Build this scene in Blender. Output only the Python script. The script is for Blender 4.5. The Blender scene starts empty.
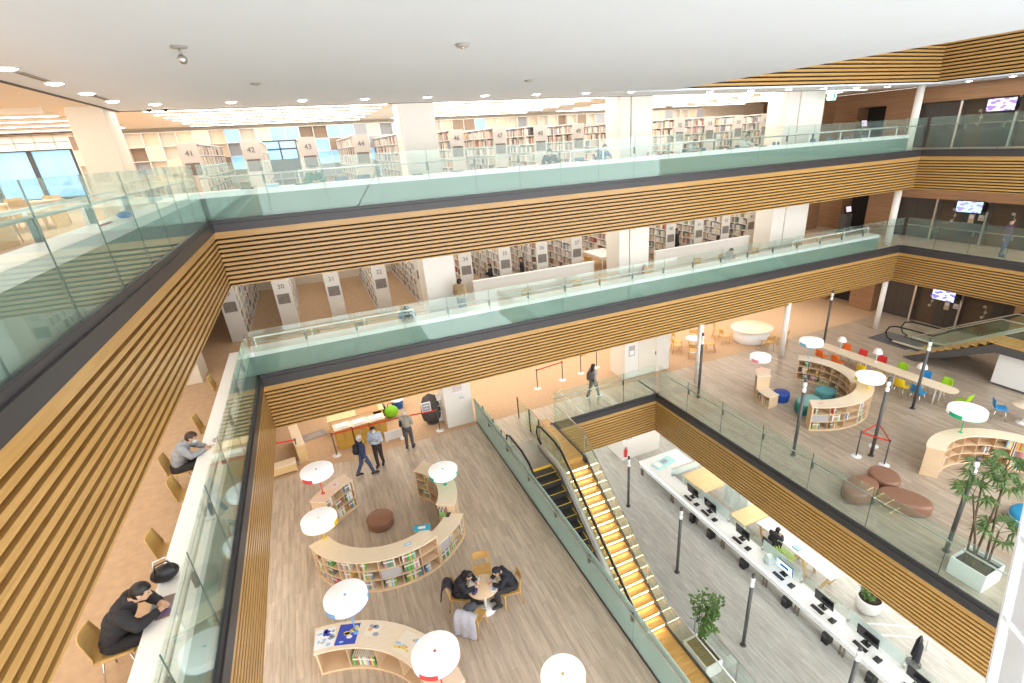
import bpy, bmesh, math, random
import numpy as np
from mathutils import Vector, Matrix
random.seed(7)
C = bpy.context.scene.collection
PI = math.pi
def R(a): return math.radians(a)
L1, L2, L3, L4 = 0.0, 4.45, 8.95, 13.43
CEIL = 16.2
CAMZ = 14.9

# ------------------------------------------------------------------ materials
MATS = {}
def mat(name, col, rough=0.5, metal=0.0, emit=None, estr=0.0, spec=0.5, noise=0.0, nscale=(8, 8, 8), col2=None, bump=0.0):
    """Principled material with an optional noise blend between two tones of the same stuff."""
    if name in MATS: return MATS[name]
    m = bpy.data.materials.new(name); m.use_nodes = True
    nt = m.node_tree; b = nt.nodes['Principled BSDF']
    b.inputs['Base Color'].default_value = (*col, 1); b.inputs['Roughness'].default_value = rough
    b.inputs['Metallic'].default_value = metal; b.inputs['Specular IOR Level'].default_value = spec
    if emit: b.inputs['Emission Color'].default_value = (*emit, 1); b.inputs['Emission Strength'].default_value = estr
    tc = nt.nodes.new('ShaderNodeTexCoord'); mp = nt.nodes.new('ShaderNodeMapping'); mp.inputs['Scale'].default_value = nscale
    nz = nt.nodes.new('ShaderNodeTexNoise'); nz.inputs['Scale'].default_value = 1.0; nz.inputs['Detail'].default_value = 5
    nt.links.new(tc.outputs['Object'], mp.inputs[0]); nt.links.new(mp.outputs[0], nz.inputs['Vector'])
    c2 = col2 or tuple(c * (1 - noise) for c in col)
    if noise or col2:
        rp = nt.nodes.new('ShaderNodeValToRGB'); rp.color_ramp.elements[0].position = .3; rp.color_ramp.elements[1].position = .7
        rp.color_ramp.elements[0].color = (*c2, 1); rp.color_ramp.elements[1].color = (*col, 1)
        nt.links.new(nz.outputs['Fac'], rp.inputs[0]); nt.links.new(rp.outputs[0], b.inputs['Base Color'])
    if bump:
        bp = nt.nodes.new('ShaderNodeBump'); bp.inputs['Strength'].default_value = bump; bp.inputs['Distance'].default_value = .01
        nt.links.new(nz.outputs['Fac'], bp.inputs['Height']); nt.links.new(bp.outputs[0], b.inputs['Normal'])
    MATS[name] = m
    return m

def plank_mat(name, c1, c2, cm, rough, width=1.3, row=0.16, rot=90):
    m = bpy.data.materials.new(name); m.use_nodes = True; nt = m.node_tree; b = nt.nodes['Principled BSDF']
    b.inputs['Roughness'].default_value = rough
    tc = nt.nodes.new('ShaderNodeTexCoord'); mp = nt.nodes.new('ShaderNodeMapping'); mp.inputs['Rotation'].default_value = (0, 0, R(rot))
    br = nt.nodes.new('ShaderNodeTexBrick'); br.inputs['Scale'].default_value = 1
    br.inputs['Brick Width'].default_value = width; br.inputs['Row Height'].default_value = row; br.inputs['Mortar Size'].default_value = .004
    br.inputs['Color1'].default_value = (*c1, 1); br.inputs['Color2'].default_value = (*c2, 1); br.inputs['Mortar'].default_value = (*cm, 1)
    br.inputs['Bias'].default_value = 0
    nt.links.new(tc.outputs['Object'], mp.inputs[0]); nt.links.new(mp.outputs[0], br.inputs['Vector'])
    mp2 = nt.nodes.new('ShaderNodeMapping'); mp2.inputs['Scale'].default_value = (1.6, 14, 1); nt.links.new(mp.outputs[0], mp2.inputs[0])
    nz = nt.nodes.new('ShaderNodeTexNoise'); nz.inputs['Scale'].default_value = 1; nz.inputs['Detail'].default_value = 6; nt.links.new(mp2.outputs[0], nz.inputs['Vector'])
    mx = nt.nodes.new('ShaderNodeMix'); mx.data_type = 'RGBA'; mx.blend_type = 'MULTIPLY'; mx.inputs['Factor'].default_value = .75
    rp = nt.nodes.new('ShaderNodeValToRGB'); rp.color_ramp.elements[0].color = (.70, .67, .64, 1); rp.color_ramp.elements[1].color = (1, 1, 1, 1)
    rp.color_ramp.elements[0].position = .35; rp.color_ramp.elements[1].position = .62
    nt.links.new(nz.outputs['Fac'], rp.inputs[0]); nt.links.new(br.outputs['Color'], mx.inputs['A']); nt.links.new(rp.outputs[0], mx.inputs['B'])
    nt.links.new(mx.outputs['Result'], b.inputs['Base Color'])
    MATS[name] = m
    return m

def glass_mat(name, tint, refl=1.0, haze=None, hz=0.0):
    """Thin architectural glass: tinted see-through plus a Fresnel reflection."""
    m = bpy.data.materials.new(name); m.use_nodes = True; nt = m.node_tree; nt.nodes.clear()
    out = nt.nodes.new('ShaderNodeOutputMaterial'); tr = nt.nodes.new('ShaderNodeBsdfTransparent'); gl = nt.nodes.new('ShaderNodeBsdfGlossy')
    tr.inputs[0].default_value = (*tint, 1); gl.inputs['Roughness'].default_value = .0
    gl.inputs[0].default_value = (.9, 1.0, .96, 1)
    fr = nt.nodes.new('ShaderNodeFresnel'); fr.inputs['IOR'].default_value = 1.5
    ge = nt.nodes.new('ShaderNodeNewGeometry'); mr = nt.nodes.new('ShaderNodeMapRange')      # same reflection from either face of a pane
    mr.inputs['To Min'].default_value = 1.5; mr.inputs['To Max'].default_value = 1 / 1.5
    nt.links.new(ge.outputs['Backfacing'], mr.inputs['Value']); nt.links.new(mr.outputs[0], fr.inputs['IOR'])
    mu = nt.nodes.new('ShaderNodeMath'); mu.operation = 'MULTIPLY'; mu.inputs[1].default_value = refl
    mx = nt.nodes.new('ShaderNodeMixShader'); nt.links.new(fr.outputs[0], mu.inputs[0]); nt.links.new(mu.outputs[0], mx.inputs[0])
    nt.links.new(tr.outputs[0], mx.inputs[1]); nt.links.new(gl.outputs[0], mx.inputs[2])
    last = mx
    if hz:
        df = nt.nodes.new('ShaderNodeBsdfDiffuse'); df.inputs[0].default_value = (*haze, 1)
        m2 = nt.nodes.new('ShaderNodeMixShader'); m2.inputs[0].default_value = hz
        nt.links.new(mx.outputs[0], m2.inputs[1]); nt.links.new(df.outputs[0], m2.inputs[2]); last = m2
    nt.links.new(last.outputs[0], out.inputs[0])
    MATS[name] = m
    return m

M_slat = mat('oak_slat', (.56, .335, .115), .30, noise=.22, nscale=(1.2, 1.2, 45), col2=(.45, .25, .075))
M_slatback = mat('slat_backing', (.055, .036, .024), .8)
M_band = mat('dark_steel_edge', (.050, .047, .050), .42, noise=.15, nscale=(3, 3, 3))
M_white = mat('white_paint', (.82, .82, .80), .6, noise=.02)
M_ceil = mat('ceiling_paint', (.72, .79, .85), .8, noise=.02, nscale=(1, 1, 1))
M_cream = mat('cream_paint', (.82, .75, .64), .65, noise=.03)
M_column = mat('column_paint', (.84, .80, .74), .55, noise=.02)
M_lam = mat('white_laminate', (.88, .88, .87), .3, noise=.02)
M_panel = mat('counter_panel', (.17, .25, .21), .5, noise=.03)
M_floor = plank_mat('floor_planks', (.64, .525, .41), (.53, .43, .335), (.40, .32, .25), .32)
M_floor2 = plank_mat('floor_planks_brown_dim', (.53, .43, .335), (.42, .335, .255), (.30, .24, .18), .30)  # browner planks, toned down further in place of less light on the right side
M_floor1 = plank_mat('floor_planks_grey', (.56, .555, .51), (.48, .475, .435), (.38, .37, .34), .28)
M_carpet = mat('tan_carpet', (.57, .385, .24), .9, noise=.16, nscale=(9, 9, 9), bump=.3)
M_brown = mat('walnut_wall', (.33, .185, .095), .5, nscale=(.9, .9, 22), col2=(.24, .125, .062))
M_brownd = mat('walnut_panel', (.10, .062, .038), .45, nscale=(1, 1, 18), col2=(.075, .045, .028))
M_lift = mat('lift_door', (.058, .048, .044), .38, noise=.1)
M_dark = mat('dark_void', (.02, .017, .015), .8)
M_steel = mat('brushed_steel', (.62, .61, .59), .3, 1.0, noise=.1, nscale=(40, 40, 2))
M_chrome = mat('polished_steel', (.75, .75, .74), .15, 1.0)
M_birch = mat('birch_ply', (.78, .58, .38), .42, nscale=(3, 3, 20), col2=(.72, .52, .33))
M_birchtop = mat('birch_top', (.86, .72, .54), .3, nscale=(4, 14, 4), col2=(.82, .67, .49))
M_oak = mat('chair_oak', (.66, .40, .14), .4, nscale=(6, 6, 25), col2=(.56, .32, .10))
M_paleoak = mat('pale_oak', (.80, .58, .30), .42, nscale=(4, 4, 18), col2=(.74, .52, .26))
M_stairwood = mat('stair_oak', (.68, .40, .13), .35, nscale=(2, 12, 4), col2=(.52, .27, .07))
M_grey = mat('shelf_end_grey', (.56, .525, .485), .5, noise=.03)
M_shelfwhite = mat('shelf_white', (.84, .80, .75), .5, noise=.02)
M_sign = mat('sign_taupe', (.13, .105, .09), .5, nscale=(12, 12, 12), col2=(.19, .16, .14))
M_num = mat('sign_number', (.12, .11, .10), .6)
M_black = mat('black_plastic', (.012, .012, .013), .4)
M_screen = mat('dark_screen', (.015, .016, .02), .12)
M_rubber = mat('black_rubber', (.012, .012, .012), .5)
M_polegrey = mat('pole_grey', (.085, .08, .078), .45, noise=.1)
M_lampwhite = mat('lamp_diffuser', (.80, .81, .82), .5, emit=(1, .99, .97), estr=.26)
M_led = mat('warm_led', (1, .9, .7), .5, emit=(1, .78, .42), estr=7.0)
M_strip = mat('light_strip', (1, 1, 1), .5, emit=(1, .95, .88), estr=4.0)
M_down = mat('downlight_glow', (1, 1, 1), .5, emit=(1, .96, .9), estr=14.0)
M_leather = mat('brown_leather', (.29, .14, .085), .34, noise=.12, nscale=(6, 6, 6), bump=.15)
M_red = mat('red_belt', (.70, .03, .025), .5)
M_leaf = mat('palm_leaf', (.035, .085, .012), .45, nscale=(5, 5, 5), col2=(.08, .155, .025))
M_leaf2 = mat('shrub_leaf', (.05, .12, .02), .5, nscale=(4, 4, 4), col2=(.12, .20, .04))
M_stem = mat('plant_stem', (.10, .06, .03), .7, noise=.3)
M_soil = mat('potting_soil', (.05, .035, .022), .9, noise=.3)
M_glass = glass_mat('balustrade_glass', (.925, .972, .952), 1.0, (.62, .80, .74), .04)  # slight pale diffuse share imitates reflections hazing the panes
M_glassc = glass_mat('clear_glass', (.95, .985, .97))
M_green = glass_mat('green_tint_glass', (.82, .93, .90), 1.2, (.52, .70, .68), .55)  # strong teal diffuse share imitates what the escalator-side panes reflect
M_frost = glass_mat('frosted_screen', (.85, .93, .92), .8, (.86, .93, .92), .45)
M_window = mat('window_daylight', (.3, .5, .75), .1, emit=(.30, .56, .85), estr=.62, noise=.2, nscale=(.8, .8, .3), col2=(.18, .36, .62))
M_yellow = mat('comb_yellow', (.85, .55, .03), .5)

# ------------------------------------------------------------------ mesh builder
class MB:
    """Collects solid shapes and links them as ONE mesh object."""
    def __init__(s, off=(0, 0, 0)):
        s.v = []; s.f = []; s.mi = []; s.sm = []; s.off = Vector(off)
    def add(s, vs, fs, m=0, smooth=False, M=None):
        n = len(s.v)
        for p in vs:
            p = Vector(p)
            if M is not None: p = M @ p
            s.v.append(p - s.off)
        for f in fs: s.f.append([i + n for i in f]); s.mi.append(m); s.sm.append(smooth)
        return s
    def box(s, x0, x1, y0, y1, z0, z1, m=0, M=None):
        vs = [(x0, y0, z0), (x1, y0, z0), (x1, y1, z0), (x0, y1, z0), (x0, y0, z1), (x1, y0, z1), (x1, y1, z1), (x0, y1, z1)]
        return s.add(vs, [(0, 3, 2, 1), (4, 5, 6, 7), (0, 1, 5, 4), (1, 2, 6, 5), (2, 3, 7, 6), (3, 0, 4, 7)], m, False, M)
    def obox(s, c, half, rz=0, m=0, rx=0, ry=0):
        M = Matrix.Translation(c) @ Matrix.Rotation(rz, 4, 'Z') @ Matrix.Rotation(ry, 4, 'Y') @ Matrix.Rotation(rx, 4, 'X')
        return s.box(-half[0], half[0], -half[1], half[1], -half[2], half[2], m, M)
    def bar(s, p0, p1, w, h, m=0, up=(0, 0, 1)):
        """rectangular bar from p0 to p1, w across, h along up"""
        p0, p1 = Vector(p0), Vector(p1); d = (p1 - p0).normalized(); u = Vector(up)
        if abs(d.dot(u)) > .99: u = Vector((0, 1, 0))
        a = d.cross(u).normalized(); u = a.cross(d).normalized()
        vs = []
        for p in (p0, p1):
            for sa, su in ((-1, -1), (1, -1), (1, 1), (-1, 1)): vs.append(p + a * sa * w / 2 + u * su * h / 2)
        return s.add(vs, [(0, 1, 2, 3), (7, 6, 5, 4), (0, 4, 5, 1), (1, 5, 6, 2), (2, 6, 7, 3), (3, 7, 4, 0)], m)
    def cyl(s, p0, p1, r0, r1=None, n=12, m=0, caps=True, smooth=True):
        r1 = r0 if r1 is None else r1
        return s.tube([p0, p1], [r0, r1], n, m, caps, smooth)
    def tube(s, pts, rad, n=10, m=0, caps=True, smooth=True):
        pts = [Vector(p) for p in pts]
        if not hasattr(rad, '__len__'): rad = [rad] * len(pts)
        k = len(pts); vs = []; fs = []
        ref = Vector((0, 0, 1)) if abs((pts[-1] - pts[0]).normalized().z) < .9 else Vector((0, 1, 0))
        for i, p in enumerate(pts):
            d = (pts[min(i + 1, k - 1)] - pts[max(i - 1, 0)]).normalized()
            a = d.cross(ref)
            if a.length < 1e-4: a = d.cross(Vector((1, 0, 0)))
            a.normalize(); b = a.cross(d).normalized()
            for j in range(n):
                t = 2 * PI * j / n; vs.append(p + (a * math.cos(t) + b * math.sin(t)) * rad[i])
        for i in range(k - 1):
            for j in range(n):
                j2 = (j + 1) % n; fs.append((i * n + j, i * n + j2, (i + 1) * n + j2, (i + 1) * n + j))
        s.add(vs, fs, m, smooth)
        if caps:
            s.add([vs[j] for j in range(n)], [tuple(range(n))[::-1]], m)
            s.add([vs[(k - 1) * n + j] for j in range(n)], [tuple(range(n))], m)
        return s
    def lathe(s, c, prof, n=24, m=0, smooth=True, sx=1, sy=1):
        """prof: (r,z) from bottom to top"""
        c = Vector(c); vs = []; fs = []
        for r, z in prof:
            for j in range(n):
                t = 2 * PI * j / n; vs.append(c + Vector((r * math.cos(t) * sx, r * math.sin(t) * sy, z)))
        for i in range(len(prof) - 1):
            for j in range(n):
                j2 = (j + 1) % n; fs.append((i * n + j, i * n + j2, (i + 1) * n + j2, (i + 1) * n + j))
        s.add(vs, fs, m, smooth)
        k = len(prof) - 1
        if prof[0][0] > 1e-4: s.add([vs[j] for j in range(n)], [tuple(range(n))[::-1]], m)
        if prof[k][0] > 1e-4: s.add([vs[k * n + j] for j in range(n)], [tuple(range(n))], m)
        return s
    def ell(s, c, r, n=14, k=9, m=0, M=None):
        vs = []; fs = []
        c = Vector(c)
        for i in range(k + 1):
            a = -PI / 2 + PI * i / k
            for j in range(n):
                t = 2 * PI * j / n; vs.append(c + Vector((r[0] * math.cos(a) * math.cos(t), r[1] * math.cos(a) * math.sin(t), r[2] * math.sin(a))))
        for i in range(k):
            for j in range(n):
                j2 = (j + 1) % n; fs.append((i * n + j, i * n + j2, (i + 1) * n + j2, (i + 1) * n + j))
        return s.add(vs, fs, m, True, M)
    def prism(s, poly, z0, z1, m=0, M=None):
        n = len(poly); vs = [(x, y, z0) for x, y in poly] + [(x, y, z1) for x, y in poly]
        fs = [tuple(range(n))[::-1], tuple(range(n, 2 * n))] + [(i, (i + 1) % n, n + (i + 1) % n, n + i) for i in range(n)]
        return s.add(vs, fs, m, False, M)
    def arc(s, c, r0, r1, a0, a1, z0, z1, m=0, seg=None):
        """ring-sector block, angles in degrees"""
        seg = seg or max(2, int(abs(a1 - a0) / 5)); vs = []; fs = []
        for i in range(seg + 1):
            a = R(a0 + (a1 - a0) * i / seg); ca, sa = math.cos(a), math.sin(a)
            for r, z in ((r0, z0), (r1, z0), (r1, z1), (r0, z1)): vs.append((c[0] + r * ca, c[1] + r * sa, z))
        for i in range(seg):
            o = i * 4
            for j in range(4): fs.append((o + j, o + (j + 1) % 4, o + 4 + (j + 1) % 4, o + 4 + j))
        fs += [(3, 2, 1, 0), (seg * 4, seg * 4 + 1, seg * 4 + 2, seg * 4 + 3)]
        return s.add(vs, fs, m)
    def quad(s, a, b, c, d, m=0): return s.add([a, b, c, d], [(0, 1, 2, 3)], m)
    def build(s, name, mats, parent=None, fix=True, bevel=0):
        me = bpy.data.meshes.new(name); me.from_pydata([tuple(p) for p in s.v], [], s.f)
        if not isinstance(mats, (list, tuple)): mats = [mats]
        for m in mats: me.materials.append(m)
        me.polygons.foreach_set('material_index', s.mi); me.polygons.foreach_set('use_smooth', s.sm)
        if fix:
            bm = bmesh.new(); bm.from_mesh(me); bmesh.ops.remove_doubles(bm, verts=bm.verts, dist=1e-5)
            bmesh.ops.recalc_face_normals(bm, faces=bm.faces); bm.to_mesh(me); bm.free()
        me.update()
        o = bpy.data.objects.new(name, me); C.objects.link(o)
        if parent is not None: o.parent = parent
        if bevel:
            b = o.modifiers.new('bevel', 'BEVEL'); b.width = bevel; b.segments = 2; b.limit_method = 'ANGLE'
        return o

def tag(o, label, cat, group=None, kind=None):
    o['label'] = label; o['category'] = cat
    if group: o['group'] = group
    if kind: o['kind'] = kind
    return o
def thing(name, label, cat, loc=(0, 0, 0), rz=0, group=None):
    o = bpy.data.objects.new(name, None); C.objects.link(o); o.empty_display_size = .1
    o.location = loc; o.rotation_euler = (0, 0, rz)
    return tag(o, label, cat, group)
def struct(o):
    o['kind'] = 'structure'; return o
def dup(root, loc, rz=0, label=None, group=None):
    r = root.copy(); C.objects.link(r); r.location = loc; r.rotation_euler = (0, 0, rz)
    if label: r['label'] = label
    if group: r['group'] = group
    for ch in KIDS(root):
        c = ch.copy(); C.objects.link(c); c.parent = r
        for g in KIDS(ch):
            d = g.copy(); C.objects.link(d); d.parent = c
    return r
def KIDS(o): return [c for c in C.objects if c.parent == o]

# camera model (fitted from the building's own vanishing points)
YAW, PITCH, ROLL, FPX, CX, CY = 0.408224512, -0.419384500, -0.0631423713, 504.267178, 31.1115367, 24.2452340
def cam_axes():
    cy, sy, cp, sp, cr, sr = math.cos(YAW), math.sin(YAW), math.cos(PITCH), math.sin(PITCH), math.cos(ROLL), math.sin(ROLL)
    f = Vector((sy * cp, cy * cp, sp)); r0 = Vector((cy, -sy, 0)); u0 = r0.cross(f)
    return r0 * cr + u0 * sr, -r0 * sr + u0 * cr, f
AX = cam_axes()
cam = bpy.data.cameras.new('camera'); co = bpy.data.objects.new('camera', cam); C.objects.link(co)
r_, u_, f_ = AX
co.matrix_world = Matrix(((r_.x, u_.x, -f_.x, 0), (r_.y, u_.y, -f_.y, 0), (r_.z, u_.z, -f_.z, CAMZ), (0, 0, 0, 1)))
cam.sensor_width = 36; cam.lens = 36 * FPX / 1024; cam.shift_x = -CX / 1024; cam.shift_y = CY / 1024
cam.clip_start = .05; cam.clip_end = 300
bpy.context.scene.camera = co
# ------------------------------------------------------------------ the building
XL, XR, YB, XH = -2.24, 27.1, 16.0, 12.21          # atrium edges; XH is the right edge of the lower well
XW = 29.3                                           # lift-lobby wall
YBW = 28.0                                          # rear wall
def slab(name, rects, z0, z1, mats, top=0, bot=1):
    b = MB()
    for x0, x1, y0, y1 in rects:
        b.box(x0, x1, y0, y1, z0, z1, bot); b.mi[-5] = top      # the second face of a box is its top
    for x0, x1, y0, y1 in rects:                       # the thin screed that runs out to the steel edge
        b.box(x0 - (.1 if x0 > XL + 1 and not x0 in (4.55,) else 0), x1 + (.1 if x1 == XL - .2 else .185 if x1 == 4.35 else 0), y0 - (.1 if y0 == YB + .2 else 0), y1 + (.1 if y1 == YB + .2 else 0), z1 - .05, z1 - .001, top)
    return struct(b.build(name, mats, fix=False))
# floors (each with the white ceiling of the storey below as its underside)
slab('floor', [(-12, 34, -4, YBW)], -.3, 0, [M_floor1, M_white])
# main reading floor: planks in front, carpet behind
slab('floor', [(XL - 9, 4.35, -4, 17.6), (4.35, 4.55, 13.6, 17.6), (4.55, 6.2, 14.95, 16.2), (4.55, XH + .2, YB + .2, 17.6), (XH + .2, XH + .21, -4, 17.6)], 2.75, L2, [M_floor, M_white])
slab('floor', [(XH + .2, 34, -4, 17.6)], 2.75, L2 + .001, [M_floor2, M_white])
slab('floor', [(XL - 9, 34, 17.6, YBW)], 2.75, L2 + .004, [M_carpet, M_white])
slab('floor', [(XL - 9, XL - .2, -4, YB + .2), (XL - 9, XR + .2, YB + .2, YBW)], 7.3, L3, [M_carpet, M_white])
slab('floor', [(XR + .2, 34, -4, YBW)], 7.3, L3, [M_floor, M_white])
slab('floor', [(XL - 12, XL - .2, -4, YB + .2), (XL - 12, XR + .2, YB + .2, YBW)], 11.85, L4, [M_carpet, M_white])
slab('floor', [(XR + .2, 34, -4, YBW)], 11.85, L4, [M_floor, M_white])
# top ceilings: the smooth soffit over the well and over the galleries
b = MB()
b.box(-3.72, 9.3, -4, 17.6, CEIL, CEIL + .5)
b.prism([(9.3, CEIL + .0), (12.5, CEIL + .03), (12.5, CEIL + .5), (9.3, CEIL + .5)], -4, YB - .1, 0, Matrix(((1, 0, 0, 0), (0, 0, 1, 0), (0, 1, 0, 0), (0, 0, 0, 1))))
b.box(9.3, 34, YB - .1, 17.6, CEIL, CEIL + .06)
b.box(XR, 34, -4, YB - .1, CEIL + .02, CEIL + .08)
struct(b.build('ceiling', M_ceil))
b = MB(); b.box(XL - 12, 34, 17.6, YBW + .2, 16.29, 16.6); b.box(XL - 12, -3.72, -4, 17.6, 16.25, 16.6)
struct(b.build('ceiling', M_cream))
b = MB(); b.box(XL - 12, -4.9, 16.5, 16.7, 16.12, 16.25); struct(b.build('trim_1', M_cream))
# unseen roof over the storeys above, added to cut the light from the top
b = MB(); b.box(9.3, 34.2, -4, YBW + .2, 23.4, 23.7); struct(b.build('ceiling', M_ceil))
b = MB(); b.box(XW, XW + .3, -4, YB, CEIL + .1, 23.4); b.box(XH, XW, YB + .7, YB + .9, 18.4, 23.4); b.box(9.3, 9.5, -4, YB + .7, CEIL + .5, 23.4); struct(b.build('wall_upper', M_white))
b = MB(); b.box(-3.72, 24, 17.56, 17.6, CEIL - .015, CEIL); b.box(-3.76, -3.70, -4, 17.6, CEIL - .02, CEIL)
struct(b.build('trim_2', mat('shadow_gap', (.10, .085, .07), .7)))

def fascia(name, p0, p1, nrm, ztop, zband, zbot, nsl=11, deep=.11, first=.10, EX=.17):
    """dark steel edge on top, timber battens below; p0->p1 runs along the edge, nrm points into the well"""
    p0, p1, nrm = Vector((*p0, 0)), Vector((*p1, 0)), Vector((*nrm, 0))
    d = (p1 - p0).normalized(); L = (p1 - p0).length
    ang = math.atan2(d.y, d.x); M = Matrix.Translation(p0) @ Matrix.Rotation(ang, 4, 'Z')
    sgn = 1 if Vector((-d.y, d.x, 0)).dot(nrm) > 0 else -1
    def bx(b, y0, y1, z0, z1, m): b.box(-EX, L + EX, min(y0 * sgn, y1 * sgn), max(y0 * sgn, y1 * sgn), z0, z1, m, M)
    b = MB(); bx(b, -.10, .0, zband, ztop - .05, 0); bx(b, -.10, -.035, ztop - .05, ztop + .03, 0)
    struct(b.build(name + '', M_band))
    b = MB(); bx(b, -.05 - deep - .03, -.05 - deep, zbot, zband, 1)
    bx(b, -.05 - deep, -.03, zband - first, zband, 0)
    n = nsl; pitch = (zband - first - zbot) / n
    for i in range(n):
        z = zbot + pitch * i; bx(b, -.05 - deep, -.03, z + pitch * .43, z + pitch, 0)
    bx(b, -.6, -.03, zbot - .03, zbot, 0)
    return struct(b.build(name, [M_slat, M_slatback]))
for zt, zb_, zs, nm in ((L4, 13.18, 11.75, 'trim_3'), (L3, 8.63, 7.2, 'trim_4')):
    fascia(nm, (XL, -4), (XL, YB), (1, 0), zt, zb_, zs)
    fascia(nm, (XL, YB), (XR, YB), (0, -1), zt, zb_, zs)
    fascia(nm, (XR, YB), (XR, -4), (-1, 0), zt, zb_, zs)
fascia('trim_5', (7.27, YB), (XH, YB), (0, -1), L2, 4.16, 2.66, 11)
fascia('trim_5', (XH, YB), (XH, -4), (-1, 0), L2, 4.16, 2.66, 11)
fascia('trim_5', (7.27, YB), (7.27, 13.5), (1, 0), L2, 4.16, 2.66, 11)
fascia('trim_5', (4.55, -4), (4.55, YB), (1, 0), L2 - .04, 4.16, 2.66, 11)
# the storey above, seen past the soffit at the right
fascia('trim_6', (XH, YB), (XR, YB), (0, -1), 18.4, 17.9, CEIL + .06, 11)
fascia('trim_6', (XR, YB), (XR, -4), (-1, 0), 18.4, 17.9, CEIL + .08, 11)

# rear wall: cubby-hole wall with daylight squares on the top storey, plain below
b = MB(); b.box(XL - 12, 34, YBW, YBW + .2, 0, 17.0)
struct(b.build('wall_back', M_cream))
b = MB(); b.box(XL - 9.3, XL - 9, -4, YBW, L2, L4 - 1.58); b.box(XL - 12.2, XL - 12, -4, YBW, L4, 17)
struct(b.build('wall_left', M_cream))
# columns
def column(x0, x1, y0, y1, z0, z1, name='column'):
    b = MB(); b.box(x0, x1, y0, y1, z0, z1); o = b.build(name, M_cream if x0 < 0 else M_column, bevel=.02); return struct(o)
for z0, z1 in ((L2, 7.2), (L3, 11.75), (L4, 16.3)):
    column(3.38, 4.5, 17.9, 19.0, z0, z1)
    if z0 > L2: column(12.05, 13.0, 17.9, 19.0, z0, z1); column(11.55, 12.03, 17.95, 19.0, z0, z1)
    if z0 > L2: column(20.9, 22.4, 17.9, 19.0, z0, z1); column(20.1, 20.88, 17.95, 19.0, z0, z1)
column(-4.55, -3.8, 16.55, 17.58, L4, 16.3)
column(-4.9, -3.8, 16.55, 17.58, L3, 11.75)
def slim(x, y, z0, z1, r=.13):
    b = MB(); b.cyl((x, y, z0), (x, y, z1), r, n=20); return struct(b.build('column', M_column))
slim(14.54, 16.08, L2, 7.25); slim(19.81, 16.14, L2, 7.25); slim(26.98, 16.25, L2, 7.25)
slim(26.9, 16.55, L4, CEIL, .16); slim(26.9, 16.55, L3, 11.8, .16)

# lift lobby wall on the right, three storeys of it
def lobby(z, top):
    b = MB()
    h0, h1 = 18.2, 11.5            # niche from Y=h0 down to h1
    zt = z + 2.08
    def wl(y0, y1, z0, z1): b.box(XW, XW + .9, min(y0, y1), max(y0, y1), z0, z1)
    wl(19.6, h0, z, top); wl(h0, h1, zt, top); wl(h1, -4, z, top); wl(YBW, 21.2, z, top); wl(21.2, 19.6, z + 2.1, top)
    struct(b.build('wall_right', M_brown))
    b = MB(); b.box(XW + .9, XW + 1.0, 18.9, 22, z, z + 2.3); struct(b.build('door_1', M_dark))
    b = MB(); b.box(XW + .62, XW + .7, h1, h0, z, zt + .3); struct(b.build('wall_right_recess', M_brownd))
    for y0, y1 in ((18.15, 16.25), (15.1, 13.95), (12.6, 11.55)):
        b = MB(); b.box(XW + .55, XW + .62, y1, y0, z, zt); o = struct(b.build('door_2', M_lift))
        b = MB(); b.box(XW + .545, XW + .555, (y0 + y1) / 2 - .006, (y0 + y1) / 2 + .006, z, zt); b.build('door_seam', M_dark, o)
    for y in (16.15, 13.85):
        b = MB(); b.box(XW + .3, XW + .62, y - .05, y + .05, z, zt); struct(b.build('trim_7', M_steel))
    b = MB()                       # lettered floor-guide roundels on the timber panels
    for y in (15.45, 12.95):
        for k in range(3):
            b.cyl((XW + .612, y - .1 * (k % 2), z + 1.0 + .28 * k), (XW + .62, y - .1 * (k % 2), z + 1.0 + .28 * k), .07, n=12)
        b.box(XW + .612, XW + .62, y - .09, y - .07, z + 1.0, z + 1.6)
    struct(b.build('trim_8', mat('pale_lettering', (.42, .38, .33), .6)))
lobby(L2, 7.3); lobby(L3, 11.85); lobby(L4, CEIL + .03)
# ------------------------------------------------------------------ glass balustrades
def balustrade(label, p0, p1, zf, inward, gh=1.42, rail=1.08, pane=1.45, group=None, bracket=M_steel, glass=None, off=.07, jw=.013):
    p0, p1, n = Vector((*p0, zf)), Vector((*p1, zf)), Vector((*inward, 0))
    d = (p1 - p0); L = d.length; d.normalize()
    t = thing('glass_balustrade', label, 'balustrade', p0, 0, group)
    k = max(1, round(L / pane)); w = L / k
    for i in range(k):
        a, c = p0 + d * (i * w + .008) + n * off, p0 + d * ((i + 1) * w - .008) + n * off
        b = MB(p0); b.bar(a + Vector((0, 0, gh / 2 + .01)), c + Vector((0, 0, gh / 2 + .01)), .02, gh - .02)
        b.build('glass_pane', glass or M_glass, t)
        if i:
            b = MB(p0); e = p0 + d * (i * w) + n * off
            b.bar(e + Vector((0, 0, .0)), e + Vector((0, 0, gh)), jw, .014, up=d); b.build('joint', mat('glass_edge', (.03, .055, .045), .3) if jw > .012 else mat('glass_edge_pale', (.22, .34, .29), .3), t)
            b = MB(p0); e = p0 + d * (i * w) + n * (off + .04)
            b.bar(e + Vector((0, 0, rail - .22)), e + Vector((0, 0, rail)), .05, .06, up=d); b.build('bracket', bracket, t)
    b = MB(p0); q = n * (off + .06) + Vector((0, 0, rail)); b.tube([p0 + q, p1 + q], .022, 8); b.build('handrail', M_steel, t)
    b = MB(p0); q = n * off; b.bar(p0 + q + Vector((0, 0, .02)), p1 + q + Vector((0, 0, .02)), .06, .06); b.build('base_channel', M_band, t)
    return t
M_brk = mat('bracket_grey', (.11, .11, .10), .4, noise=.1)
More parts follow.
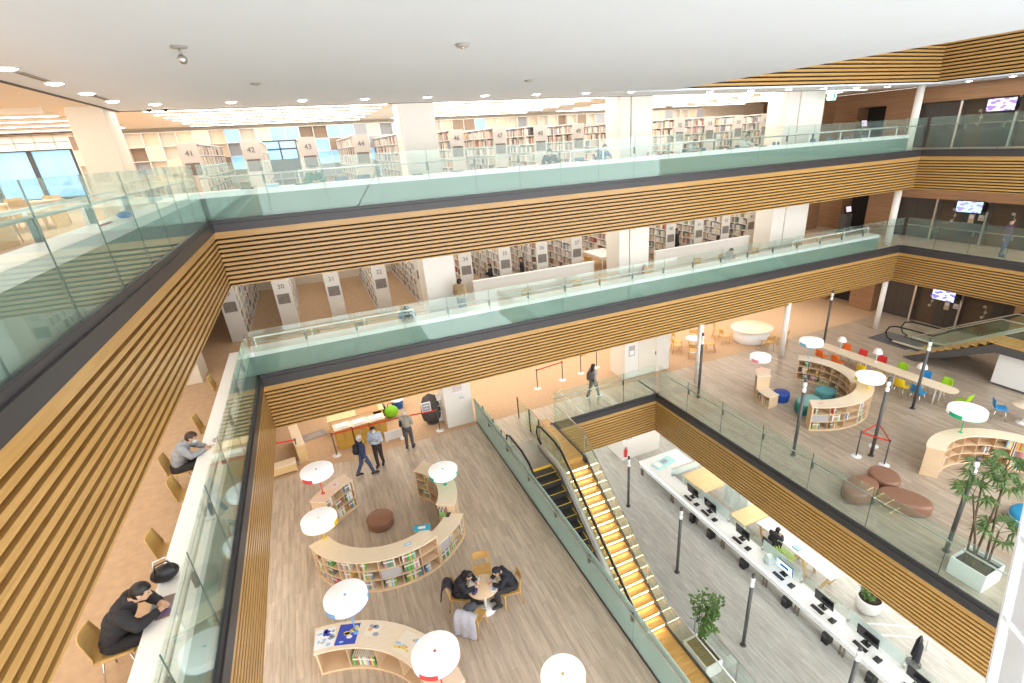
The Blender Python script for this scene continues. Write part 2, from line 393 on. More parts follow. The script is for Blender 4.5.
balustrade('long glass balustrade along the left edge of the top floor, above the nearest battens', (XL, -3), (XL, YB - .05), L4, (-1, 0), bracket=M_brk, pane=1.62)
balustrade('glass balustrade along the back edge of the top floor', (XL, YB), (XR, YB), L4, (0, 1), jw=.009, bracket=M_brk)
balustrade('glass balustrade before the lifts on the top floor', (XR, YB - .05), (XR, -3), L4, (1, 0))
balustrade('glass balustrade beside the white counter on the left side of the middle floor', (XL, -3), (XL, YB - .05), L3, (-1, 0), bracket=M_brk, pane=1.62)
balustrade('glass balustrade along the back edge of the middle floor, below the bookcases', (XL, YB), (XR, YB), L3, (0, 1), jw=.009, bracket=M_brk)
balustrade('glass balustrade before the lifts on the middle floor', (XR, YB - .05), (XR, -3), L3, (1, 0))
balustrade('short glass balustrade at the head of the wooden stairs, beside the walking woman', (7.3, YB), (XH, YB), L2, (0, 1), bracket=M_brk)
balustrade('glass balustrade on the right edge of the lower well', (XH, YB - .05), (XH, -3), L2, (1, 0), bracket=M_brk, pane=1.9)
balustrade('glass balustrade beside the escalator, edging the plank reading floor', (4.55, -3), (4.55, 17.85), L2, (-1, 0), gh=1.15, rail=1.0, pane=1.9, bracket=M_brk, off=-.02, glass=M_green)
# ------------------------------------------------------------------ tall bookcases of the two upper storeys
BOOKCOL = [(.45, .15, .12), (.74, .68, .60), (.26, .29, .36), (.62, .44, .26), (.24, .28, .20), (.34, .20, .14), (.80, .76, .70), (.55, .50, .46), (.60, .38, .32), (.14, .12, .12), (.72, .58, .38), (.48, .50, .52)]
M_books = [mat('book_cloth_%d' % i, c, .55, noise=.15) for i, c in enumerate(BOOKCOL)]
stuffb = MB()                                      # the thousands of small books far behind the balustrades
rb = random.Random(3)
def fill(b, x0, x1, y0, y1, z, h, face):
    """books along y, spines towards face (+1/-1 in x)"""
    y = y0
    while y < y1 - .05:
        if rb.random() < .10: y += rb.uniform(.1, .3); continue
        w = rb.uniform(.06, .16); hh = h * rb.uniform(.68, .95); d = rb.uniform(.0, .03)
        xa, xb = (x0, x1 - d) if face > 0 else (x0 + d, x1)
        y2 = min(y + w, y1); m = rb.choice((0, 1, 1, 1, 2, 3, 4, 5, 6, 6, 6, 7, 7, 8, 9, 10, 11))
        b.box(xa, xb, y, y2 - .004, z, z + hh, m); y = y2
CASE_H, CASE_W, TIERS = 2.03, .54, 6
def make_case(z):
    t = thing('library_bookcase', '', 'bookcase', (0, 0, z))
    b = MB(); b.box(-CASE_W / 2, CASE_W / 2, 0, .05, 0, CASE_H); b.build('end_panel', M_grey, t, bevel=.006)
    b = MB(); b.box(-.24, .24, .05, 7.3, 0, .08); b.box(-.25, .25, .05, 7.3, CASE_H - .04, CASE_H - .0); b.box(-.012, .012, .05, 7.3, .08, CASE_H - .04)
    for k in range(1, TIERS):
        z_ = .08 + k * (CASE_H - .12) / TIERS; b.box(-.24, .24, .05, 7.3, z_ - .012, z_ + .012)
    for k in range(1, 9):
        y = .05 + k * 7.25 / 8; b.box(-.245, .245, y - .012, y + .012, .08, CASE_H - .04)
    b.build('shelving', M_shelfwhite, t)
    b = MB(); b.box(-.20, .20, -.012, 0, 1.10, 1.46); b.build('sign_board', M_sign, t)
    return t
def text_mesh(name, txt, size, m, parent, loc, rot, ext=.003):
    cu = bpy.data.curves.new(name, 'FONT'); cu.body = txt; cu.size = size; cu.align_x = 'CENTER'; cu.extrude = ext
    tmp = bpy.data.objects.new('tmp', cu); C.objects.link(tmp); dg = bpy.context.evaluated_depsgraph_get(); dg.update()
    me = bpy.data.meshes.new_from_object(tmp.evaluated_get(dg)); bpy.data.objects.remove(tmp); bpy.data.curves.remove(cu)
    me.materials.clear(); me.materials.append(m); o = bpy.data.objects.new(name, me); C.objects.link(o); o.parent = parent; o.location = loc; o.rotation_euler = rot
    return o
def number(t, txt): text_mesh('shelf_number', txt, .23, M_num, t, (0, -.006, 1.66), (R(90), 0, 0))
def case_books(x, y, z):
    for k in range(TIERS):
        z_ = z + .094 + k * (CASE_H - .12) / TIERS; h = (CASE_H - .12) / TIERS - .03
        if k == 0 and rb.random() < .3: continue
        fill(stuffb, x + .015, x + .235, y + .07, y + 7.28, z_, h, 1); fill(stuffb, x - .235, x - .015, y + .07, y + 7.28, z_, h, -1)
proto = None
for storey, z, off, first, rng in (('top', L4, .60, 43, range(-2, 13)), ('middle', L3, .37, 31, range(-2, 13))):
    for k in rng:
        x = off + 1.715 * k
        if any(abs(x - c) < .9 for c in (12.4,)): continue
        if abs(x - 3.9) < .5 : y = 20.6
        else: y = 20.03
        n = first + k
        lab = 'tall grey-ended bookcase numbered %d on the %s floor' % (n, storey)
        if proto is None:
            proto = make_case(z); r = proto; r.location = (x, y, z); r['label'] = lab; r['group'] = 'numbered bookcases on the top floor'
        else:
            r = proto.copy(); C.objects.link(r); r.location = (x, y, z); r['label'] = lab; r['group'] = 'numbered bookcases on the %s floor' % storey
            for ch in KIDS(proto):
                if ch.name.startswith('shelf_number'): continue
                c = ch.copy(); C.objects.link(c); c.parent = r
        case_books(x, y, z)
        number(r, str(n))

# low white partition walls that stand before the middle-floor bookcases
for x0, x1, lab in ((5.55, 11.1, 'low white partition wall left of the broad white column, middle floor'), (14.4, 20.15, 'low white partition wall right of the broad white column, middle floor')):
    t = thing('partition_wall', lab, 'partition', (x0, 19.3, L3))
    b = MB((x0, 19.3, L3)); b.box(x0, x1, 19.3, 19.42, L3, L3 + .92); b.build('screen', M_white, t)
    b = MB((x0, 19.3, L3)); b.box(x0 - .02, x1 + .02, 19.27, 19.45, L3 + .92, L3 + .96); b.build('capping', M_lam, t)

# cubby-hole wall on the top floor with its coloured squares
t = thing('cubbyhole_wall', 'pale cubby-hole wall with coloured and daylight squares behind the top-floor bookcases', 'shelving', (-7.8, YBW, L4))
cell = .60; o0 = (-7.8, YBW, L4)
b = MB(o0); nx, nz = 53, 5
for i in range(nx + 1): b.box(-7.8 + i * cell - .015, -7.8 + i * cell + .015, YBW - .32, YBW, L4, L4 + nz * .54)
for k in range(nz + 1): b.box(-7.8, -7.8 + nx * cell, YBW - .32, YBW, L4 + k * .54 - .015, L4 + k * .54 + .015)
b.build('lattice', M_shelfwhite, t)
rc = random.Random(11)
groups = {'daylight_square': MB(o0), 'grey_square': MB(o0), 'brown_square': MB(o0), 'cream_square': MB(o0)}
for i in range(nx):
    for k in range(nz):
        p = rc.random(); blue = .42 if 10 < i < 22 or 23 < i < 27 else (.22 if 8 < i < 33 else .02)
        nm = 'daylight_square' if p < blue and k >= 2 else 'grey_square' if p < blue + .16 else 'brown_square' if p < blue + .24 else 'cream_square' if p < blue + .5 else None
        if nm:
            dep = rc.choice((.02, .12, .3)) if nm != 'daylight_square' else .04
            x0 = -7.8 + i * cell; groups[nm].box(x0 + .015, x0 + cell - .015, YBW - dep - .01, YBW - dep, L4 + k * .54 + .015, L4 + k * .54 + .525)
for nm, m in (('daylight_square', M_window), ('grey_square', mat('grey_backing', (.42, .44, .47), .6, noise=.1)), ('brown_square', mat('brown_backing', (.33, .24, .17), .6, noise=.1)), ('cream_square', M_birchtop)):
    groups[nm].build(nm, m, t)
# pictures and small windows beside bookcase 41 and 42 (drawn as tall white boards and openings)
b = MB(); b.box(-1.0, .35, YBW - .36, YBW - .33, L4 + 1.35, L4 + 2.14); o = struct(b.build('window_1', M_window))
b = MB()
for x in (-1.0, -.35, .35): b.box(x - .03, x + .03, YBW - .40, YBW - .36, L4 + .95, L4 + 2.14)
b.box(-1.0, .35, YBW - .37, YBW - .33, L4 + .95, L4 + 1.35)
for z_ in (.95, 1.35, 1.8, 2.14): b.box(-1.03, .38, YBW - .40, YBW - .36, L4 + z_ - .03, L4 + z_ + .03)
b.build('window_frame', M_polegrey, o)
b = MB(); b.box(12.9, 14.3, YBW - .36, YBW - .33, L4, L4 + 2.2); struct(b.build('window_2', M_window))
# big window wall of the left wing
b = MB(); b.box(-13.5, -7.82, YBW - .06, YBW - .02, L4 + .5, L4 + 2.22); o = struct(b.build('window_3', M_window))
b = MB()
for k in range(5):
    x = -13.4 + k * 1.38; b.box(x - .07, x + .07, YBW - .16, YBW - .06, L4 + .5, L4 + 2.22)
b.box(-13.5, -7.82, YBW - .2, YBW, L4 + .4, L4 + .5); b.build('window_frame', M_polegrey, o)
t = thing('wall_shelf', 'pale cubby-hole shelf band over the wide blue window, left wing of the top floor', 'shelving', (-12, YBW, L4 + 2.1))
o0 = (-12, YBW, L4 + 2.1); b = MB(o0)
for k in range(8): b.box(-12.6 + k * .62 - .02, -12 + k * .62 + .02, YBW - .3, YBW, L4 + 2.24, L4 + 2.82)
for k in range(3): b.box(-13.2, -7.82, YBW - .3, YBW, L4 + 2.24 + k * .27, L4 + 2.26 + k * .27)
b.build('lattice', M_shelfwhite, t)
b = MB(o0)
for i, k in ((1, 0), (3, 1), (5, 1), (6, 0)):
    b = MB(o0); b.box(-12.6 + i * .62 + .02, -12.6 + i * .62 + .6, YBW - .2, YBW - .18, L4 + 2.26 + k * .27, L4 + 2.5 + k * .27); b.build('grey_square', MATS['grey_backing'], t)

# light strips in the raised ceiling of the top floor
ROWS = (18.6, 19.9, 21.3, 22.8, 24.5, 26.4)
for k, y in enumerate(ROWS):
    for j, (x0, x1) in enumerate(((-3.4, 3.2), (4.6, 11.4), (13.1, 20), (20.6, 26))):
        where = ['first', 'second', 'third', 'fourth', 'fifth', 'sixth'][k] + ' row from the balustrade, ' + ['left bay', 'second bay', 'third bay', 'right bay'][j]
        t = thing('ceiling_light', 'linear strip light in the top-floor ceiling, ' + where, 'ceiling light', (x0, y, 16.25), 0, 'strip lights over the top-floor bookcases')
        b = MB((x0, y, 16.25)); b.box(x0, x1, y - .10, y + .10, 16.25, 16.29); b.build('housing', M_white, t)
        b = MB((x0, y, 16.25)); b.box(x0 + .02, x1 - .02, y - .08, y + .08, 16.235, 16.25); b.build('diffuser', M_strip, t)
for k, y in enumerate((4.5, 8, 11.5, 14.5, 18.4, 20.2, 22.2, 24.6)):
    t = thing('ceiling_light', 'linear strip light over the top-floor left wing, %s from the window' % ['eighth', 'seventh', 'sixth', 'fifth', 'fourth', 'third', 'second', 'first'][k], 'ceiling light', (-11, y, 16.2), 0, 'strip lights over the left wing')
    b = MB((-11, y, 16.2)); b.box(-12, -5.2, y - .10, y + .10, 16.20, 16.25); b.build('housing', M_white, t)
    b = MB((-11, y, 16.2)); b.box(-11.98, -5.22, y - .08, y + .08, 16.185, 16.20); b.build('diffuser', M_strip, t)

# downlights, detectors and vents in the smooth ceiling
def downlight(x, y, lab, z=CEIL):
    t = thing('downlight', lab, 'downlight', (x, y, z)); b = MB(); b.lathe((0, 0, -.012), [(.13, 0), (.16, 0), (.16, .012)], 20); b.build('rim', M_white, t)
    b = MB(); b.lathe((0, 0, -.035), [(.0001, 0), (.08, .006), (.13, .028)], 20); b.build('lens', M_down, t)
for k, y in enumerate((10.07, 11.73, 13.27, 14.9)): downlight(-3.2, y, 'round downlight in the ceiling along the left gallery, %s from the rear pillar' % ['fourth', 'third', 'second', 'first'][k])
for k, x in enumerate((-2.6, -1.03, .58, 2.13, 3.83, 5.53, 7.17, 8.9, 10.6)): downlight(x, 15.8, 'round downlight in the ceiling before the rear gallery, number %s from the left' % ['one', 'two', 'three', 'four', 'five', 'six', 'seven', 'eight', 'nine'][k])
for k, x in enumerate((14.6, 16.6, 18.6, 20.6, 22.6, 24.6)): downlight(x, 16.6, 'downlight under the battens of the storey above, %s from the left' % ['first', 'second', 'third', 'fourth', 'fifth', 'sixth'][k], CEIL)
for k, y in enumerate((15.2, 13.6, 12)): downlight(28, y, 'downlight over the top-floor lift lobby, %s from the rear' % ['first', 'second', 'third'][k], CEIL + .02)
t = thing('smoke_detector', 'round grey smoke detector in the middle of the white ceiling', 'detector', (2.53, 7.98, CEIL))
b = MB(); b.lathe((0, 0, -.05), [(.05, 0), (.085, .015), (.09, .035), (.11, .05)], 20); b.build('body', mat('detector_grey', (.33, .31, .28), .5), t)
b = MB(); b.lathe((0, 0, -.062), [(.02, 0), (.045, .014)], 16); b.build('sensor', M_chrome, t)
t = thing('ceiling_camera', 'small glass-globed camera hanging from the white ceiling, upper left', 'camera', (-.94, 8.34, CEIL))
b = MB(); b.lathe((0, 0, -.03), [(.03, 0), (.09, .01), (.09, .03)], 18); b.cyl((0, 0, -.1), (0, 0, -.03), .018); b.build('mount', MATS['detector_grey'], t)
b = MB(); b.ell((0, 0, -.14), (.055, .055, .055)); b.build('globe', M_steel, t)
for x, y, lab in ((-.3, 12.1, 'small dark sprinkler in the ceiling above bookcase 42'), (5.4, 12.3, 'flat dark sprinkler plate in the ceiling right of the middle')):
    t = thing('sprinkler', lab, 'sprinkler', (x, y, CEIL)); b = MB(); b.lathe((0, 0, -.03), [(.07, 0), (.10, .03)], 16); b.build('ceiling_plate', MATS['detector_grey'], t)
    b = MB(); b.cyl((0, 0, -.05), (0, 0, -.03), .02); b.build('nozzle', M_steel, t)
for y0, y1, lab in ((10.4, 11.4, 'long dark slot vent in the left ceiling nearest the viewer'), (13.4, 14.5, 'dark slot vent in the left ceiling by the rear pillar')):
    t = thing('slot_vent', lab, 'vent', (-3.2, y0, CEIL)); b = MB((-3.2, y0, CEIL)); b.box(-3.25, -3.15, y0, y1, CEIL - .012, CEIL); b.build('frame', MATS['detector_grey'], t)
    b = MB((-3.2, y0, CEIL)); b.box(-3.205, -3.195, y0, y1, CEIL - .016, CEIL - .012); b.build('slat', M_dark, t)
for x, lab in ((-2.95, 'left of a pair of small black dome cameras by the rear pillar'), (-2.6, 'right of a pair of small black dome cameras by the rear pillar')):
    t = thing('dome_camera', lab, 'camera', (x, 16.9, CEIL)); b = MB(); b.lathe((0, 0, -.03), [(.08, 0), (.08, .03)], 16); b.build('mount', M_white, t)
    b = MB(); b.ell((0, 0, -.04), (.055, .055, .05)); b.build('dome', M_black, t)
# hanging exit sign
t = thing('exit_sign', 'lit pale green exit sign hanging before the right-hand top-floor column', 'sign', (21.9, 17.2, CEIL))
b = MB(); b.box(-.25, .25, -.03, .03, -.42, -.12); b.build('lightbox', mat('exit_glow', (.7, .95, .9), .4, emit=(.55, .95, .88), estr=1.3), t)
b = MB(); b.box(-.27, .27, -.035, .035, -.12, -.10); b.cyl((-.2, 0, -.1), (-.2, 0, 0), .01); b.cyl((.2, 0, -.1), (.2, 0, 0), .01); b.build('hanger', M_polegrey, t)
b = MB(); b.ell((-.05, -.033, -.19), (.025, .004, .03)); b.bar((-.05, -.033, -.23), (-.07, -.033, -.31), .004, .04, up=(1, 0, 0)); b.bar((-.07, -.033, -.3), (-.13, -.033, -.38), .004, .022, up=(1, 0, 0)); b.bar((-.07, -.033, -.3), (-.01, -.033, -.38), .004, .022, up=(1, 0, 0)); b.bar((-.06, -.033, -.24), (.02, -.033, -.27), .004, .018, up=(1, 0, 0)); b.box(.08, .17, -.034, -.03, -.39, -.15)
b.build('running_figure', mat('exit_green', (.02, .35, .22), .5), t)
# ------------------------------------------------------------------ reading counters along the balustrades
def counter(lab, x0, x1, y0, y1, z, along, posts, panel_side):
    """white counter top with a pale front panel towards the glass and a lamp bar on posts"""
    o0 = (x0, y0, z); t = thing('reading_counter', lab, 'counter', o0)
    b = MB(o0); b.box(x0, x1, y0, y1, z + .70, z + .74); b.build('worktop', M_lam, t, bevel=.006)
    b = MB(o0)
    if along == 'x': b.box(x0, x1, y0 + .02, y0 + .06, z, z + .70)
    else: b.box(x1 - .06, x1 - .02, y0, y1, z, z + .70)
    b.build('front_panel', M_panel, t)
    b = MB(o0)
    if along == 'x': b.box(x0, x1, y0 + .002, y0 + .02, z + .60, z + .70)
    else: b.box(x1 - .02, x1 - .002, y0, y1, z + .60, z + .70)
    b.build('edge_fascia', M_lam, t)
    n = max(2, int((max(x1 - x0, y1 - y0)) / 2.2))
    for i in range(n + 1):
        b = MB(o0)
        if along == 'x': x = x0 + .04 + (x1 - x0 - .08) * i / n; b.box(x - .03, x + .03, y0 + .07, y1 - .05, z, z + .70)
        else: y = y0 + .04 + (y1 - y0 - .08) * i / n; b.box(x0 + .05, x1 - .07, y - .03, y + .03, z, z + .70)
        b.build('support', M_lam, t)
    return t
def lampbar(lab, p0, p1, z, h=.36, r=.016):
    o0 = (p0[0], p0[1], z); t = thing('desk_lamp_bar', lab, 'desk lamp', o0); d = Vector((p1[0] - p0[0], p1[1] - p0[1], 0)); L = d.length
    n = max(1, round(L / 1.7))
    b = MB(o0); b.bar((*p0, z + h), (*p1, z + h), .05, .03); b.build('bar', M_lam, t)
    b = MB(o0); q = d.normalized() * .03; b.bar(Vector((*p0, z + h - .02)) + q, Vector((*p1, z + h - .02)) - q, .03, .01); b.build('diffuser', M_lampwhite, t)
    for i in range(n + 1):
        p = Vector((*p0, z)) + d * (i / n); b = MB(o0); b.bar(p, p + Vector((0, 0, h)), .04, .03, up=d); b.build('post', M_lam, t)
    return t
counter('long white reading counter behind the left balustrade of the top floor', -2.85, -2.36, -2, 16.68, L4, 'y', 0, 0)
counter('long white reading counter behind the rear balustrade of the top floor', -2.36, 26.2, 16.18, 16.68, L4, 'x', 0, 0)
counter('long white reading counter behind the left balustrade of the middle floor', -2.92, -2.40, -2, 16.55, L3, 'y', 0, 0)
counter('long white reading counter behind the rear balustrade of the middle floor', -2.39, 25.6, 16.20, 16.85, L3, 'x', 0, 0)
Z4, Z3 = L4 + .74, L3 + .74
lampbar('white lamp bar on the left counter of the top floor, over the pen', (-2.82, -1), (-2.82, 11.2), Z4)
lampbar('white lamp bar over the counter seat of the woman in green', (.1, 16.62), (2.35, 16.62), Z4)
lampbar('white lamp bar over the counter between bookcases 48 and the broad column', (8.7, 16.62), (11.3, 16.62), Z4)
lampbar('white lamp bar over the counter right of the broad column, top floor', (13.4, 16.62), (15.1, 16.62), Z4)
lampbar('white lamp bar at the right end of the top-floor rear counter', (18.3, 16.62), (25.9, 16.62), Z4)
lampbar('long white lamp bar on the left counter of the middle floor', (-2.47, -1), (-2.47, 16.3), Z3, .3)
lampbar('white lamp bar at the left of the middle-floor rear counter', (-2.2, 16.7), (2.6, 16.7), Z3, .3)
lampbar('white lamp bar at the right end of the middle-floor rear counter', (20.2, 16.7), (25.4, 16.7), Z3, .3)
for k, (x, w) in enumerate(((-1.25, .32), (.1, .32), (3.35, .32), (4.6, .34), (6.1, .32), (7.6, .3), (9.1, .28), (12.2, .2), (15.6, .3), (17.3, .28))):
    t = thing('power_tray', 'flat black socket tray on the top-floor rear counter, %s from its left end' % ['first', 'second', 'third', 'fourth', 'fifth', 'sixth', 'seventh', 'eighth', 'ninth', 'tenth'][k], 'socket tray', (x, 16.36, Z4), 0, 'socket trays on the top-floor counter')
    b = MB(); b.box(-w / 2, w / 2, -.06, .06, 0, .025); b.build('tray', M_black, t); b = MB(); b.box(-w / 2 + .02, -.02, -.03, .03, .025, .03); b.build('socket', M_polegrey, t)
t = thing('pen', 'red pen on white paper on the left top-floor counter', 'pen', (-2.58, 9.3, Z4)); b = MB(); b.cyl((0, -.25, .012), (0, .25, .012), .012); b.build('barrel', M_red, t); b = MB(); b.cyl((0, .25, .012), (0, .3, .012), .01, .003); b.build('tip', M_black, t)
t = thing('blue_pouch', 'small bright blue pouch on the left top-floor counter beyond the pen', 'pouch', (-2.58, 10.3, Z4)); b = MB(); b.ell((0, 0, .04), (.10, .16, .05)); b.build('body', mat('blue_pouch', (.03, .12, .6), .5), t); b = MB(); b.bar((0, -.12, .09), (0, .12, .09), .01, .01); b.build('zip', M_black, t)
t = thing('pencil_box', 'pale blue box on the top-floor rear counter in front of bookcase 42', 'box', (-.62, 16.42, Z4)); b = MB(); b.box(-.16, .16, -.07, .07, 0, .09); b.build('body', mat('pale_blue', (.35, .6, .75), .5), t, bevel=.01); b = MB(); b.box(-.162, .162, -.072, .072, .06, .09); b.build('lid', M_white, t)

# television screens over the lift doors
def tv(lab, y0, y1, z, c1, c2):
    x = XW - .06; o0 = (x, (y0 + y1) / 2, z); t = thing('wall_screen', lab, 'television', o0)
    b = MB(o0); b.box(x - .03, x + .05, y1, y0, z, z + .56); b.box(x + .05, x + .68, (y0 + y1) / 2 - .04, (y0 + y1) / 2 + .04, z + .2, z + .4); b.build('casing', M_black, t)
    m = bpy.data.materials.new('screen_picture'); m.use_nodes = True; nt = m.node_tree; bs = nt.nodes['Principled BSDF']
    tc = nt.nodes.new('ShaderNodeTexCoord'); mp = nt.nodes.new('ShaderNodeMapping'); mp.inputs['Scale'].default_value = (1, 4, 7); vz = nt.nodes.new('ShaderNodeTexVoronoi'); rp = nt.nodes.new('ShaderNodeValToRGB')
    vz.inputs['Scale'].default_value = 1.0
    rp.color_ramp.elements[0].color = (*c1, 1); rp.color_ramp.elements[1].color = (*c2, 1); rp.color_ramp.interpolation = 'CONSTANT'; rp.color_ramp.elements[1].position = .45
    nt.links.new(tc.outputs['Object'], mp.inputs[0]); nt.links.new(mp.outputs[0], vz.inputs['Vector']); nt.links.new(vz.outputs['Distance'], rp.inputs[0]); nt.links.new(rp.outputs[0], bs.inputs['Emission Color']); bs.inputs['Emission Strength'].default_value = 1.0; bs.inputs['Base Color'].default_value = (.05, .05, .05, 1)
    b = MB(o0); b.box(x - .036, x - .03, y1 + .03, y0 - .03, z + .03, z + .53); b.build('picture', m, t)
tv('wide purple and white screen over the top-floor lift doors', 14.9, 13.75, L4 + 1.48, (.30, .16, .62), (.80, .74, .95))
tv('wide cyan and white screen over the middle-floor lift doors', 15.05, 13.9, L3 + 1.55, (.30, .22, .72), (.45, .82, .98))
tv('wide lilac and blue screen over the reading-floor lift doors', 15.1, 13.98, L2 + 1.6, (.16, .14, .62), (.70, .74, .98))
for z, nm in ((L3, 'middle'), (L2, 'reading')):
    t = thing('notice_board', 'pale lift notice under the screen on the %s floor' % nm, 'notice', (XW + .5, 14.55, z + 1.0)); b = MB(); b.box(0, .05, -.12, .12, 0, .42); b.build('board', mat('notice_tan', (.55, .42, .3), .5), t); b = MB(); b.box(-.006, 0, -.09, .09, .22, .38); b.build('paper', M_white, t)
    t = thing('wall_poster', 'small white notice taped beside the tan lift notice, %s floor' % nm, 'notice', (XW + .54, 14.15, z + 1.15)); b = MB(); b.box(0, .01, -.12, .12, 0, .26); b.build('sheet', M_white, t); b = MB(); b.box(-.003, 0, -.08, .08, .06, .10); b.build('print', M_red, t)
# ------------------------------------------------------------------ curved low bookcases and the drum lamps standing on them
UB = []
UCOL = [(.62, .10, .09), (.74, .70, .62), (.12, .24, .45), (.72, .42, .10), (.10, .36, .10), (.30, .16, .12), (.80, .78, .74), (.28, .27, .27), (.72, .28, .34), (.30, .50, .66), (.80, .62, .20), (.25, .50, .12)]
UNAME = ['red', 'cream', 'navy', 'orange', 'green', 'dark brown', 'white', 'charcoal', 'pink', 'sky-blue', 'yellow', 'leaf-green']
UMAT = [mat('cover_' + n.replace('-', '_').replace(' ', '_'), c, .5, noise=.08) for n, c in zip(UNAME, UCOL)]
M_pages = mat('book_pages', (.82, .79, .70), .8)
def book_mesh(k, v):
    w, d, h = ((.030, .19, .235), (.022, .17, .205), (.045, .21, .26))[v]
    b = MB()                                   # covers and spine wrap a block of pages; local x thickness, y depth (spine at +y), z up
    b.box(-w / 2, -w / 2 + .003, -d / 2, d / 2, 0, h, 0); b.box(w / 2 - .003, w / 2, -d / 2, d / 2, 0, h, 0); b.box(-w / 2, w / 2, d / 2 - .004, d / 2, 0, h, 0)
    b.box(-w / 2 + .003, w / 2 - .003, -d / 2 + .004, d / 2 - .004, .004, h - .004, 1); b.box(-w / 2 - .0005, w / 2 + .0005, d / 2 - .003, d / 2 + .001, h * .62, h * .78, 1)
    o = b.build('book', [UMAT[k], M_pages]); me = o.data; bpy.data.objects.remove(o); return me, w
UBM = {(k, v): book_mesh(k, v) for k in range(12) for v in range(3)}
NB = [0]
def put_book(x, y, z, rz, k, v, place, lean=0):
    if NB[0] >= 300:                               # the most distant cases: part of the uncounted mass of small books
        w, d, h = ((.030, .19, .235), (.022, .17, .205), (.045, .21, .26))[v]
        stuffb.obox((x, y, z + h / 2), (w / 2, d / 2, h / 2), rz, k + 12); return
    o = bpy.data.objects.new('book', UBM[(k, v)][0]); C.objects.link(o); o.location = (x, y, z); o.rotation_euler = (0, lean, rz); NB[0] += 1
    return tag(o, '%s book %s' % (UNAME[k], place), 'book', '%s books %s' % (UNAME[k], place))
TN = {1: [''], 2: ['lower shelf', 'upper shelf'], 3: ['bottom shelf', 'middle shelf', 'top shelf']}
SHORT = {}
def arc_case(lab, short, c, r0, r1, a0, a1, z, h, tiers, bays, open_, fillmap, greyback=(), back=True, seed=1, top=None):
    """open_ 'out' or 'in': which face shows the books; fillmap {(bay,tier): n books}"""
    o0 = (c[0], c[1], z); t = thing('curved_bookcase', lab, 'bookcase', o0); rr = random.Random(seed)
    b = MB(o0); b.arc(c, r0 - .015, r1 + .015, a0 - .4, a1 + .4, z + h - .035, z + h); b.build('worktop', top or M_birchtop, t)
    b = MB(o0); b.arc(c, r0, r1, a0, a1, z, z + .06); b.build('plinth', M_birch, t)
    rm = (r0 + r1) / 2
    rb0, rb1 = (r0 + .02, r0 + .035) if open_ == 'out' else (r1 - .035, r1 - .02)
    if open_ == 'both': rb0, rb1 = rm - .008, rm + .008
    b = MB(o0); b.arc(c, rb0, rb1, a0, a1, z + .06, z + h - .035); b.build('back_panel', M_birch, t)
    th = (h - .095) / tiers
    for k in range(1, tiers):
        b = MB(o0); b.arc(c, r0 + .02, r1 - .02, a0, a1, z + .06 + th * k - .012, z + .06 + th * k + .012); b.build('shelf', M_birch, t)
    da = (a1 - a0) / bays
    for i in range(bays + 1):
        a = a0 + da * i; w = 1.0 if i in (0, bays) else .35
        aa = a + (w / 2 + .1 if i == 0 else -w / 2 - .1 if i == bays else 0)
        b = MB(o0); b.arc(c, r0 + .005, r1 - .005, aa - w / 2, aa + w / 2, z + .0, z + h - .035, seg=1); b.build('end_panel' if i in (0, bays) else 'divider', M_birch, t)
    for (i, k) in greyback:
        b = MB(o0); rg = r1 - .012 if open_ != 'in' else r0 + .008
        b.arc(c, rg - .006, rg, a0 + da * i + .6, a0 + da * (i + 1) - .6, z + .06 + th * k + .02, z + .06 + th * (k + 1) - .02); b.build('grey_panel', mat('grey_felt', (.47, .44, .44), .7, noise=.08), t)
    for (i, k), n in fillmap.items():
        side = open_ if open_ != 'both' else 'out'
        rad = r1 - .15 if side == 'out' else r0 + .15
        if isinstance(n, tuple): n, side = n; rad = r1 - .15 if side == 'out' else r0 + .15
        a = a0 + da * i + 1.4 + rr.uniform(0, 2); amax = a0 + da * (i + 1) - 1.0
        nm = ('on the %s, bay %s of the %s' % (TN[tiers][k], ['one', 'two', 'three', 'four', 'five', 'six', 'seven', 'eight'][i], short)).replace('the , ', '')
        vv = 1 if th < .27 else rr.choice((0, 2))
        for j in range(n):
            ck = rr.choice((0, 1, 2, 3, 4, 4, 5, 6, 6, 7, 8, 9, 10, 11, 11, 1)); w = UBM[(ck, vv)][1]; st = math.degrees((w + .003) / rad)
            if a + st > amax: break
            am = R(a + st / 2); zz = z + .06 + th * k + (.013 if k else .001)
            put_book(c[0] + rad * math.cos(am), c[1] + rad * math.sin(am), zz, am - PI / 2 if side == 'out' else am + PI / 2, ck, vv, nm); a += st
    return t
LC = (.32, 12.87)
def allb(bays, tiers, n, skip=()): return {(i, k): n for i in range(bays) for k in range(tiers) if (i, k) not in skip}
arc_case('long curved birch bookcase in front of the brown stool, three shelves high', 'long curved bookcase', LC, 1.77, 2.26, -160, -64, L2, 1.05, 3, 7, 'out',
         {(0, 1): 6, (0, 2): 5, (1, 2): 6, (1, 1): 5, (0, 0): 7, (1, 0): 6, (2, 2): 5, (2, 1): 5, (2, 0): 4, (3, 2): 4, (3, 1): 5, (3, 0): 6, (4, 2): 8, (4, 0): 8, (5, 2): 10, (5, 1): 10, (5, 0): 10, (6, 0): 3}, greyback=((4, 1),), seed=5)
arc_case('lower curved birch bookcase joining the long one at its right end', 'lower curved bookcase', LC, 1.74, 2.24, -63.4, -31, L2, .74, 2, 3, 'out',
         {(0, 0): 7, (1, 0): 9, (1, 1): 4, (2, 0): 8, (2, 1): 6}, greyback=((0, 1),), seed=8)
